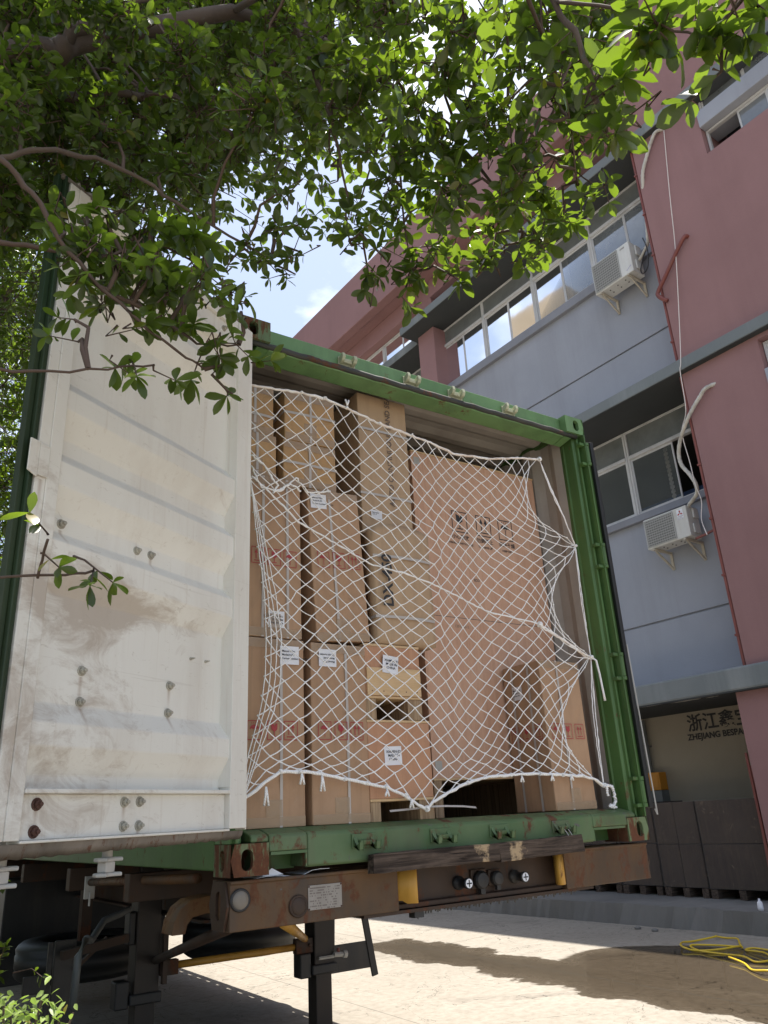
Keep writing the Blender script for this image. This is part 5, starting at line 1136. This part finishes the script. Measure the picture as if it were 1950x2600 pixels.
def sprigs(blobs, rg, twig_mb, anchors, leafs, size=.070, spread=1.0):
    A = np.array(anchors) if len(anchors) else None
    for x, y, z, r_, n in blobs:
        c = np.array((x,y,z)); hub = c; dc = np.linalg.norm(c-np.array((-1.2757,-3.085,1.4996))); sz = size*(.70 if (x < -.1 and dc > 2.6) else 1.12 if (x > -.2 and y < -1.9) else min(1.0, max(.6, dc/2.6)))
        if A is not None:
            dd = ((A-c)**2).sum(1); a = A[dd.argmin()]
            if .06 < dd.min()**.5 < .75: mid = (a+c)/2+np.array((0,0,.06))+rg.normal(0,.02,3); twig_mb.tube([a, a*.5+mid*.5+rg.normal(0,.012,3), mid, c], [.007,.006,.005,.0035], 5, False)
        for k in range(n):
            off = rg.normal(0,1,3); off *= r_*spread*(rg.random()**.45)/np.linalg.norm(off); tip = c+off
            d = off/np.linalg.norm(off)+rg.normal(0,.45,3)+np.array((0,0,-.22)); d /= np.linalg.norm(d); L = rg.uniform(.06,.13); base = tip-d*L
            if r_ < .045: base = c; d = rg.normal(0,1,3)+np.array((0,0,-.25)); d /= np.linalg.norm(d); tip = c+d*L*.7
            twig_mb.tube([hub*.35+base*.65+rg.normal(0,.01,3), base, tip], [.0030,.0024,.0014], 4, False)
            nl = int(rg.integers(3,6)); a0 = rg.random()*6.28
            u = np.cross(d, (0,0,1.)); u = u/(np.linalg.norm(u)+1e-6); w = np.cross(d, u)
            for q in range(nl):                                     # whorl at the tip
                a = a0+q*6.283/nl+rg.normal(0,.25); dv = u*math.cos(a)+w*math.sin(a)+d*rg.uniform(.25,.9)+np.array((0,0,-.12)); leafs.append((tip, dv, rg.uniform(.6,1.22)*sz))
            for q in range(int(rg.integers(2,4))):
                s_ = rg.uniform(.1,.8); a = rg.random()*6.28; dv = u*math.cos(a)+w*math.sin(a)+d*rg.uniform(.2,.9); leafs.append((base+(tip-base)*s_, dv, rg.uniform(.6,1.0)*sz))
BL1 = [
(-1.34,-0.42,4.83,0.17,12),(-1.37,1.02,6.71,0.29,16),(-1.42,-0.62,4.26,0.14,12),(-1.32,-0.35,4.45,0.16,12),(-1.37,-0.28,4.22,0.15,12),(-1.42,1.53,5.99,0.29,16),(-1.26,-0.65,3.79,0.13,12),(-1.25,0.69,5.03,0.23,16),
(-1.33,-0.38,3.77,0.14,12),(-1.21,-0.03,3.93,0.15,12),(-1.16,1.25,5,0.25,16),(-1.25,-0.68,3.2,0.11,12),(-1.27,0.64,4.23,0.2,16),(-1.2,-0.93,4.25,0.14,12),(-1.21,0.36,5.84,0.25,16),(-1.26,-0.84,4.17,0.14,12),
(-1.19,0.4,5.74,0.24,16),(-1.16,-0.93,3.88,0.12,12),(-1.07,0.27,5.32,0.23,16),(-1.21,-0.97,3.63,0.12,12),(-1.14,0.2,4.84,0.21,16),(-1.14,-0.5,4.01,0.14,12),(-1.03,1.01,5.58,0.26,16),(-1.2,-0.72,3.55,0.12,12),
(-1.15,0.39,4.53,0.2,16),(-1.12,-0.62,3.53,0.12,12),(-1.08,0.92,4.78,0.23,16),(-1.1,-1.22,4,0.12,12),(-0.95,0.12,5.87,0.24,16),(-1.13,-0.58,4.56,0.15,12),(-1.1,0.6,6.05,0.26,16),(-0.98,-0.42,4.56,0.16,12),
(-0.92,0.89,6.08,0.27,16),(-1.07,-0.75,3.98,0.13,12),(-1.01,-0.61,3.92,0.13,12),(-0.88,0.47,5.01,0.22,16),(-0.98,-0.26,4,0.15,12),(-0.84,0.83,4.98,0.23,16),(-0.93,-0.95,4.5,0.14,12),(-0.93,-0.56,4.69,0.16,12),
(-0.68,0.95,6.69,0.29,16),(-0.84,-0.53,4.57,0.16,12),(-0.59,0.58,5.96,0.26,16),(-0.94,-0.7,4.06,0.14,12),(-0.9,-0.88,3.76,0.12,12),(-0.61,0.82,5.5,0.25,16),(-0.83,-0.18,4.16,0.15,12),(-0.73,0.87,5.11,0.24,16),
(-0.93,-1.17,4,0.12,12),(-0.74,-0.25,5.23,0.21,16),(-0.68,-0.51,4.72,0.16,12),(-0.37,0.76,6.29,0.28,16),(-0.78,-0.69,4.17,0.14,12),(-0.75,-0.78,3.88,0.13,12),(-0.66,-0.27,4.18,0.15,12),(-0.23,1.38,5.85,0.28,16),
(-0.19,0.48,6.9,0.29,16),(-0.65,-0.77,4.61,0.15,12),(-0.23,0.72,6.58,0.29,16),(-0.69,-1.07,4.09,0.13,12),(-0.42,0.02,5.47,0.23,16),(-0.58,-0.6,4.43,0.15,12),(-0.25,0.9,6.25,0.28,16),(-0.49,-0.44,4.39,0.16,12),
(-0.09,0.83,5.83,0.26,16),(-0.63,-0.89,3.73,0.12,12),(-0.33,0.07,4.71,0.2,16),(-0.08,0.15,6.41,0.27,16),(-0.44,-0.74,4.82,0.16,12),(0.08,0.5,6.7,0.29,16),(-0.34,-0.7,4.69,0.16,12),(0.01,0.31,6.12,0.26,16),
(-0.56,-0.94,4.03,0.13,12),(0.02,0.57,5.86,0.26,16),(-0.29,-0.55,4.35,0.15,12),(0.18,0.54,5.56,0.25,16),(-0.4,-0.45,4.17,0.15,12),(0.01,0.93,5.51,0.26,16),(-0.29,-0.97,4.9,0.16,12),(0.2,0,6.6,0.27,16),
(-0.34,-0.97,4.66,0.15,12),(0.16,0.13,6.32,0.26,16),(-0.4,-1.19,4.1,0.13,12),(0.03,-0.36,5.3,0.22,16),(-0.51,-1.32,3.7,0.11,12),(-0.33,-1.43,4.37,0.13,12),(0.31,-0.43,6.23,0.25,16),(-0.32,-1.15,4.43,0.14,12),
(0.29,-0.02,6.25,0.26,16),(-0.07,-1.04,4.47,0.15,9),(0.78,0.26,6.55,0.28,16),(-0.2,-1.46,4.33,0.13,9),(0.57,-0.33,6.42,0.26,16),(-0.12,-1.16,4.57,0.15,9),(0.28,-0.35,5.84,0.24,16),(-0.1,-1.26,4.2,0.13,9),
(0.65,0.07,6.08,0.26,16),(-0.06,-1.15,4.13,0.14,9),(0.75,0.06,5.88,0.26,16),(0.2,-0.91,4.3,0.15,9),(0.38,-0.5,4.26,0.16,9),(-0.11,-1.66,4.22,0.13,9),(-0.18,-1.66,3.96,0.12,9),(0.04,-1.39,4.17,0.13,9),
(0.05,-1.18,4.22,0.14,9),(0.13,-1.32,3.86,0.13,9),(0.17,-1.11,3.89,0.13,9),(0.28,-0.98,3.85,0.14,9),(0.08,-1.62,4.41,0.14,9),(-0.15,-1.79,3.85,0.11,9),(0.06,-1.63,3.9,0.12,9),(-0.03,-1.56,3.74,0.12,9),
(0.16,-1.44,3.79,0.12,9),(0.24,-1.28,3.78,0.13,9),(0.45,-1.08,3.81,0.14,9),(-0.1,-2.06,3.71,0.1,9),(-0.04,-1.85,3.79,0.11,9),(0.32,-1.54,4.22,0.14,9),(0.23,-1.55,3.91,0.13,9),(0.3,-1.56,3.76,0.12,9),
(0.12,-1.55,3.45,0.11,9),(0.55,-1.28,3.7,0.13,9),(0.22,-1.91,4.16,0.13,9),(0.36,-1.69,4.3,0.14,9),(0.3,-1.84,3.88,0.12,9),(0.15,-1.78,3.63,0.11,9),(0.24,-1.77,3.5,0.11,9),(0.29,-1.67,3.46,0.11,9),
(0.69,-1.38,3.69,0.13,9),(0.27,-2.02,4.05,0.12,9),(0.14,-2.03,3.76,0.11,9),(0.16,-2.07,3.56,0.11,9),(0.37,-1.82,3.77,0.12,9),(0.48,-1.82,3.65,0.12,9),(0.52,-1.58,3.63,0.12,9),(0.47,-2.04,4.11,0.13,9),
(0.4,-2,3.97,0.12,9),(0.55,-1.92,3.97,0.13,9),(0.51,-1.89,3.74,0.12,9),(-0.35,-1.05,3.35,0.06,3),(-0.27,-1.06,3.31,0.04,2),(-0.37,-1.19,3.35,0.07,4),(-0.25,-1.12,3.37,0.06,3),(-0.27,-1.18,3.44,0.06,3),
(-0.37,-1.2,3.51,0.07,4),(-0.41,-1.06,3.39,0.07,4),(-0.48,-1.07,3.28,0.06,3),(-0.02,-1.02,3.89,0.04,1),(0.02,-1.02,3.57,0.07,2),(-0.02,-1.07,3.64,0.04,1),(-0.05,-1.01,4.04,0.04,1),(0.12,-1,3.48,0.06,3),
(0.15,-1.07,3.54,0.08,4),(0.25,-1.08,3.48,0.07,4),(0.25,-1.03,3.42,0.03,1),(0.28,-1.16,3.52,0.08,4),(0.34,-1.25,3.4,0.06,3),(0.41,-1.3,3.39,0.04,2),(0.43,-1.37,3.43,0.06,3),(0.52,-1.44,3.42,0.06,3),
(0.49,-1.57,3.39,0.06,3),(0.52,-1.66,3.44,0.06,3),(0.54,-1.74,3.47,0.05,2),(0.51,-1.85,3.42,0.04,2),(0.03,-2.22,3.05,0.05,2),(0.05,-2.27,3.06,0.05,2),(0,-2.3,3.11,0.05,2),(-0.03,-2.27,3.19,0.06,2),
(-0.04,-2.41,3.13,0.06,3),(-0.02,-2.45,3.06,0.06,3),(-0.07,-2.47,3.11,0.06,3),(-0.02,-2.54,2.96,0.06,3),(-0.02,-2.58,2.97,0.06,3),(-0.07,-2.56,3,0.06,2),(0,-2.63,2.97,0.05,2),(0.02,-2.52,2.92,0.04,1),
(-0.83,-1.32,2.74,0.05,3),(-0.77,-1.3,2.87,0.05,3),(-0.9,-1.3,2.9,0.05,3),(-0.69,-1.33,2.78,0.05,3),(-0.63,-1.36,2.7,0.05,3),(-0.59,-1.39,2.72,0.04,2),(-0.59,-1.43,2.77,0.03,1),(-0.67,-1.32,2.67,0.04,2),
(-0.58,-1.32,2.61,0.02,1),(-0.72,-1.25,2.95,0.06,4),(-0.64,-1.26,2.93,0.06,3),(-0.83,-1.26,3,0.06,4),(-0.97,-1.22,2.97,0.06,3),(-0.54,-1.38,2.68,0.03,1),(-0.79,-1.28,2.92,0.05,3),(-0.98,-1.34,2.63,0.03,1),
(-0.92,-1.42,2.55,0.03,1),(-0.87,-1.44,2.55,0.03,2),(-0.82,-1.44,2.54,0.02,1),(-1,-1.37,2.67,0.02,1),(-1.03,-1.54,2.05,0.01,1),(-0.95,-1.5,2.02,0.01,1),(-0.93,-1.5,2,0.01,1),(-1.03,-1.51,2.02,0.01,1),
(-1.01,-1.15,3.15,.06,4),(-0.97,-1.29,2.98,.06,4),(-0.93,-1.26,3.11,.06,4),(-0.85,-1.18,3.1,.06,4),(-0.82,-1.24,3.13,.06,4),(-0.74,-1.17,3.13,.06,4),(-0.71,-1.24,3.17,.06,4),(-0.64,-1.2,3.12,.06,4),(-0.99,-1.3,2.85,.06,4),(-0.9,-1.16,2.9,.06,4),(-0.86,-1.2,2.96,.06,4),(-0.82,-1.36,2.9,.06,4),(-0.68,-1.41,2.88,.06,4),(-0.67,-1.1,2.97,.06,4),(-0.51,-1.16,3.06,.06,4),(-0.67,-1.26,3.13,.06,4),(-1.02,-1.25,2.96,.06,4),(-0.79,-1.13,2.97,.06,4)
]
BL2 = [
(-1.42,1.12,5.02,0.26,16),(-1.22,0.94,5,0.25,16),(-1.12,0.38,4.62,0.22,16),(-0.88,1.7,5.79,0.31,16),(-1.34,0.95,4.75,0.25,16),(-1.17,0.91,4.77,0.25,16),(-1.05,0.38,4.42,0.22,16),(-0.79,1.88,5.66,0.31,16),
(-1.33,0.57,4.17,0.22,16),(-1.17,0.7,4.41,0.23,16),(-0.98,1.18,4.86,0.26,16),(-0.79,1.63,5.15,0.29,16),(-1.3,1.64,4.68,0.27,16),(-1.15,1.89,5.01,0.29,16),(-0.92,1.39,4.78,0.27,16),(-0.91,0.39,4.02,0.21,16),
(-1.23,1.72,4.56,0.27,16),(-1.07,2.07,4.82,0.29,16),(-1.01,0.86,4.11,0.23,16),(-0.77,1.2,4.38,0.25,16),(-1.22,0.91,3.9,0.22,16),(-1.09,1.73,4.41,0.27,16),(-0.84,1.89,4.55,0.28,16),(-0.83,0.63,3.79,0.21,16),
(-1.21,2.14,4.36,0.28,16),(-0.96,2.4,4.45,0.3,16),(-0.89,1.22,3.94,0.24,16),(-0.6,1.98,4.35,0.28,16),(-1.19,2.2,4.12,0.28,16),(-1.04,1.63,3.83,0.25,16),(-0.74,2.16,4.22,0.28,16),(-0.73,1.04,3.6,0.22,16),
(-1.09,2.25,3.83,0.28,16),(-0.92,1.87,3.72,0.26,16),(-0.73,2.12,3.93,0.28,16),(-0.64,1.71,3.73,0.25,16),(-1.12,2.38,3.7,0.28,16),(-0.88,2.28,3.67,0.28,16),(-0.77,1.73,3.47,0.25,16),(-0.45,2.46,3.88,0.29,16),
(-1.07,2.98,3.65,0.31,16),(-0.96,1.3,3.08,0.22,16),(-0.7,1.72,3.29,0.25,16),(-0.53,2.03,3.43,0.26,16),(-1.03,1.99,3.02,0.25,16),(-0.78,2.74,3.4,0.29,16),(-0.66,2.13,3.19,0.26,16),(-0.49,2.43,3.33,0.28,16),
(-0.96,2.58,2.97,0.28,16),(-0.85,1.31,2.66,0.22,16),(-0.69,1.42,2.73,0.22,16),(-0.4,2.7,3.14,0.29,16),(-0.97,2.18,2.69,0.26,16),(-0.86,1.23,2.5,0.21,16),(-0.7,1.14,2.48,0.21,16),(-0.3,3.09,2.9,0.31,16),
(-0.94,2.07,2.49,0.25,16),(-0.75,2.46,2.56,0.27,16),(-0.69,1.57,2.35,0.23,16),(-0.49,1.85,2.45,0.24,16)
]
BR = [([(-2.6,-.5,3.2),(-1.9,-.55,3.6),(-1.56,-.69,3.89),(-1.25,-.88,3.95),(-1.11,-.91,4.04),(-1.03,-.92,4.11),(-.74,-.96,4.36),(-.48,-1.0,4.57),(-.18,-.99,4.73),(.12,-.92,4.82),(.34,-.90,4.83)],.060),
 ([(-1.11,-.91,4.04),(-1.01,-.97,4.15),(-.90,-.99,4.28),(-.69,-1.05,4.53)],.030), ([(-1.9,-.55,3.6),(-1.48,-.51,3.86),(-1.21,-.68,3.90),(-.98,-.73,4.07),(-.82,-.74,4.19),(-.55,-.68,4.35),(-.28,-.62,4.35)],.034),
 ([(-2.2,-.5,3.4),(-1.43,-.80,3.44),(-1.20,-.95,3.46),(-1.09,-1.0,3.51),(-.93,-1.0,3.56),(-.73,-.97,3.56),(-.57,-.97,3.50),(-.37,-1.05,3.36),(-.24,-1.07,3.31)],.013),
 ([(-1.6,-.9,3.42),(-1.34,-1.24,3.19),(-1.21,-1.32,3.12),(-1.13,-1.32,3.05),(-1.05,-1.31,2.94),(-.94,-1.31,2.83),(-.84,-1.33,2.75),(-.70,-1.32,2.68),(-.65,-1.32,2.66)],.010), ([(-.94,-1.31,2.83),(-.84,-1.27,2.84),(-.74,-1.27,2.81),(-.67,-1.31,2.74),(-.58,-1.39,2.72)],.008),
 ([(-1.7,-.8,3.2),(-1.33,-1.01,3.06),(-1.17,-1.11,3.03),(-1.04,-1.17,3.01),(-.91,-1.24,2.99),(-.76,-1.23,3.10),(-.57,-1.17,3.11)],.011), ([(-1.7,-1.1,2.6),(-1.23,-1.34,2.48),(-1.08,-1.37,2.50),(-.92,-1.41,2.53),(-.82,-1.45,2.55)],.006),
 ([(-1.6,-1.3,1.9),(-1.17,-1.45,1.96),(-1.08,-1.46,1.98),(-.98,-1.48,1.99),(-.93,-1.50,2.0)],.004), ([(-1.03,-1.47,1.98),(-1.03,-1.51,2.02),(-1.03,-1.54,2.04)],.003),
 ([(-.18,-.99,4.73),(-.11,-1.04,4.35),(-.08,-1.09,4.12),(-.03,-1.09,3.81),(.01,-1.04,3.59)],.012), ([(-.18,-.99,4.73),(.09,-1.24,4.27),(.15,-1.30,4.16),(.26,-1.42,3.90),(.43,-1.46,3.67),(.52,-1.50,3.46)],.014),
 ([(-.48,-1.0,4.57),(-.30,-1.7,4.2),(-.15,-2.17,3.66),(-.09,-2.23,3.41),(-.05,-2.25,3.26),(0,-2.23,3.14),(.03,-2.22,3.04)],.014), ([(-.15,-2.17,3.66),(0,-2.08,3.66),(.16,-2.0,3.64),(.34,-1.89,3.59),(.51,-1.75,3.51)],.008),
 ([(.12,-.92,4.82),(.23,-1.05,4.60),(.35,-1.42,4.24),(.43,-1.56,4.02),(.50,-1.65,3.74),(.56,-1.79,3.49)],.010), ([(-.09,-2.23,3.41),(-.08,-2.38,3.21),(-.05,-2.46,3.08),(-.02,-2.54,2.96)],.006), ([(.23,-1.05,4.60),(.23,-1.10,4.10),(.26,-1.07,3.77),(.30,-1.04,3.55)],.008)]
def make_tree():
    rg = np.random.default_rng(21); t = thing('shade_tree', 'broadleaved tree reaching its leafy branches over the white container door', 'tree', (-3.3,-.4,0))
    m = MB(); m.tube([(-3.3,-.4,0),(-3.28,-.42,.5),(-3.2,-.45,1.3),(-3.05,-.48,2.2),(-2.85,-.5,2.9),(-2.6,-.5,3.2),(-2.3,-.52,3.42)], [.21,.16,.145,.13,.115,.09,.07], 14); m.tube([(-2.85,-.5,2.9),(-2.7,-.1,3.8),(-2.4,.5,4.8),(-1.9,1.0,5.6)], [.09,.07,.05,.03], 10)
    wp(m.build('trunk', BARK, smooth=True), t)
    anchors = []
    for P, r_ in BR:
        pts = [np.array(p, float) for p in P]; q = []
        for i in range(len(pts)-1):
            for k in range(4): q.append(pts[i]+(pts[i+1]-pts[i])*k/4+rg.normal(0,min(.010,r_*.35),3)*(1 if k else .2))
        q.append(pts[-1]); n = len(q); m = MB(); m.tube(q, [max(.0028, r_*(1-.75*i/(n-1))*(1+.08*math.sin(i*1.9))) for i in range(n)], 9 if r_ > .02 else 6); wp(m.build('branch', BARK if r_ > .012 else TWIG, smooth=True), t); anchors += [tuple(p) for p in q]
    tw = MB(); lf = []; sprigs([(x,y,z,r_,(round(n*3.2) if x < -.15 else round(n*1.25)) if n > 6 else n) for x,y,z,r_,n in BL1], rg, tw, anchors, lf)
    # crown added overhead and behind, out of view, to shade the leaves below
    over = [(rg.uniform(-1.9,.2),rg.uniform(-.3,1.6),rg.uniform(6.0,8.0),.60,26) for _ in range(60)]+[(rg.uniform(-1.6,-.1),rg.uniform(-.55,1.2),rg.uniform(5.2,6.6),.40,18) for _ in range(70)]+[(rg.uniform(-.3,1.0),rg.uniform(-.6,.8),rg.uniform(5.2,6.6),.40,18) for _ in range(30)]+[(rg.uniform(-5.2,-1.9),rg.uniform(-2.6,2.2),rg.uniform(3.6,6.2),.42,18) for _ in range(90)]
    over += [(rg.uniform(-2.2,.35),rg.uniform(-.80,1.6),rg.uniform(6.6,8.0),.55,24) for _ in range(125)]
    sprigs(over, rg, tw, anchors, lf, .095)
    o = wp(tw.build('twigs', TWIG, smooth=True), t); o['kind'] = 'stuff'
    P = np.array([l[0] for l in lf]); D = np.array([l[1] for l in lf]); sz = np.array([l[2] for l in lf]); U = np.array((0,0,1.))+rg.normal(0,.38,(len(P),3))
    cp = np.array((-1.2757,-3.085,1.4996)); order = np.argsort(((P-cp)**2).sum(1)/sz**2); near = order[:300]; far = order[300:]
    leaf_mesh('foliage', P[far], D[far], U[far], sz[far], leaf_template(6,1.0,.46,.10,.25), LEAF, t)
    base = []
    for k, (cu, fo) in enumerate(((.08,.22),(.16,.30),(.02,.15),(.22,.10))):
        V, Fc = leaf_template(6,1.0,.46,cu,fo); me = bpy.data.meshes.new('leaf'); me.from_pydata(V.tolist(), [], Fc.tolist()); me.polygons.foreach_set('use_smooth', [True]*len(me.polygons)); me.materials.append(LEAF); base.append(me)
    F3 = frames(D[near], U[near])
    for i, k in enumerate(near):
        o = bpy.data.objects.new('leaf', base[i % 4]); COL.objects.link(o); o.parent = t; s_ = sz[k]; M = F3[i]*s_; p = P[k]-np.array(t.location)
        o.matrix_local = Matrix(((M[0,0],M[0,1],M[0,2],p[0]),(M[1,0],M[1,1],M[1,2],p[1]),(M[2,0],M[2,1],M[2,2],p[2]),(0,0,0,1)))
    return len(lf)
make_tree()
def back_tree(name, label, loc, blobs, trunk, seed, size):
    rg = np.random.default_rng(seed); t = thing(name, label, 'tree', loc); m = MB(); m.tube(trunk, [.11*(1-.6*i/(len(trunk)-1)) for i in range(len(trunk))], 10); wp(m.build('trunk', BARK, smooth=True), t)
    tw = MB(); lf = []; sprigs([(a,b,c,d,round(n*1.6)) for a,b,c,d,n in blobs], rg, tw, trunk, lf, size); o = wp(tw.build('twigs', TWIG), t); o['kind'] = 'stuff'
    P = np.array([l[0] for l in lf]); D = np.array([l[1] for l in lf]); sz = np.array([l[2] for l in lf]); leaf_mesh('foliage', P, D, np.array((0,0,1.))+rg.normal(0,.4,(len(P),3)), sz, leaf_template(4,1.0,.46,.10,.25), LEAF, t)
back_tree('side_tree', 'dense dark tree growing between the container side and the open door', (-1.5,2.3,0), BL2, [(-1.5,2.3,0),(-1.45,2.2,1.2),(-1.3,2.0,2.4),(-1.15,1.8,3.6),(-.95,1.7,4.8)], 5, .075)
rr = random.Random(9)
back_tree('background_tree', 'dark bushy tree filling the gap left of the container door', (-1.9,4.6,0), [(rr.uniform(-2.2,-.45),rr.uniform(2.8,6.4),rr.uniform(2.2,8.0),.45,30) for _ in range(130)], [(-1.9,4.6,0),(-1.85,4.6,1.5),(-1.6,4.6,3.2),(-1.4,4.6,5.0)], 6, .09)
def hedge():
    rg = np.random.default_rng(3); t = thing('hedge_shrub', 'sunlit small-leaved green shrub at the trailer side', 'shrub', (-1.2,-1.95,0)); tw = MB(); lf = []
    for k in range(260):
        u = rg.random(); x = -1.45+.42*u; y = rg.uniform(-2.25,-1.65); top = 1.315-1.7*max(0,(x+1.13))+rg.uniform(-.05,.03); b = np.array((x+rg.normal(0,.05), y+rg.normal(0,.05), .3)); tip = np.array((x+rg.normal(0,.05), y+rg.normal(0,.05), top)); md = (b+tip)/2+rg.normal(0,.03,3); tw.tube([b, md, tip], [.006,.004,.0012], 4, False)
        for q in range(260):
            s_ = 1-rg.random()**1.5*.75; p = b+(tip-b)*s_+rg.normal(0,.028,3)*(1.25-s_); a = rg.random()*6.28; lf.append((p, np.array((math.cos(a),math.sin(a),rg.uniform(.2,1.1))), rg.uniform(.008,.0125)))
        for q in range(3):
            p0 = b+(tip-b)*rg.uniform(.6,.95); d = rg.normal(0,1,3); d[2] = abs(d[2])+.5; d /= np.linalg.norm(d); p1 = p0+d*rg.uniform(.06,.14); tw.tube([p0,p1], [.002,.001], 4, False)
            for w in range(16): s_ = rg.random(); a = rg.random()*6.28; lf.append((p0+(p1-p0)*s_, np.array((math.cos(a),math.sin(a),.5))+d*.5, rg.uniform(.008,.0115)))
    o = wp(tw.build('twigs', TWIG), t); o['kind'] = 'stuff'; P = np.array([l[0] for l in lf]); D = np.array([l[1] for l in lf]); leaf_mesh('foliage', P, D, np.array((0,0,1.))+rg.normal(0,.45,(len(P),3)), np.array([l[2] for l in lf]), leaf_template(4,1.0,.55,.05,.25), HEDGE, t)
hedge()

def shrub(label, x, y, seed):  # unseen shrubs added to block light from the left under the trailer
    rg = np.random.default_rng(seed); t = thing('light_block_shrub', label, 'shrub', (x,y,0), group='added shade shrubs along the trailer side'); tw = MB(); lf = []
    bl = [(x+rg.uniform(-.45,.40),y+rg.uniform(-.7,.7),rg.uniform(.2,2.7),.28,18) for _ in range(44)]; tw.tube([(x,y,0),(x,y,1.6)], [.03,.015], 6); sprigs(bl, rg, tw, [(x,y,.1),(x,y,.7),(x,y,1.5)], lf, .06); o = wp(tw.build('stems', TWIG), t); o['kind'] = 'stuff'
    P = np.array([l[0] for l in lf]); D = np.array([l[1] for l in lf]); leaf_mesh('foliage', P, D, np.array((0,0,1.))+rg.normal(0,.4,(len(P),3)), np.array([l[2] for l in lf]), leaf_template(4,1.0,.5,.1,.25), LEAF, t)
for k, y in enumerate((.9,2.3,3.8,5.4,7.2)): shrub('added unseen shrub in the row shading the trailer side', -1.0, y, 40+k)
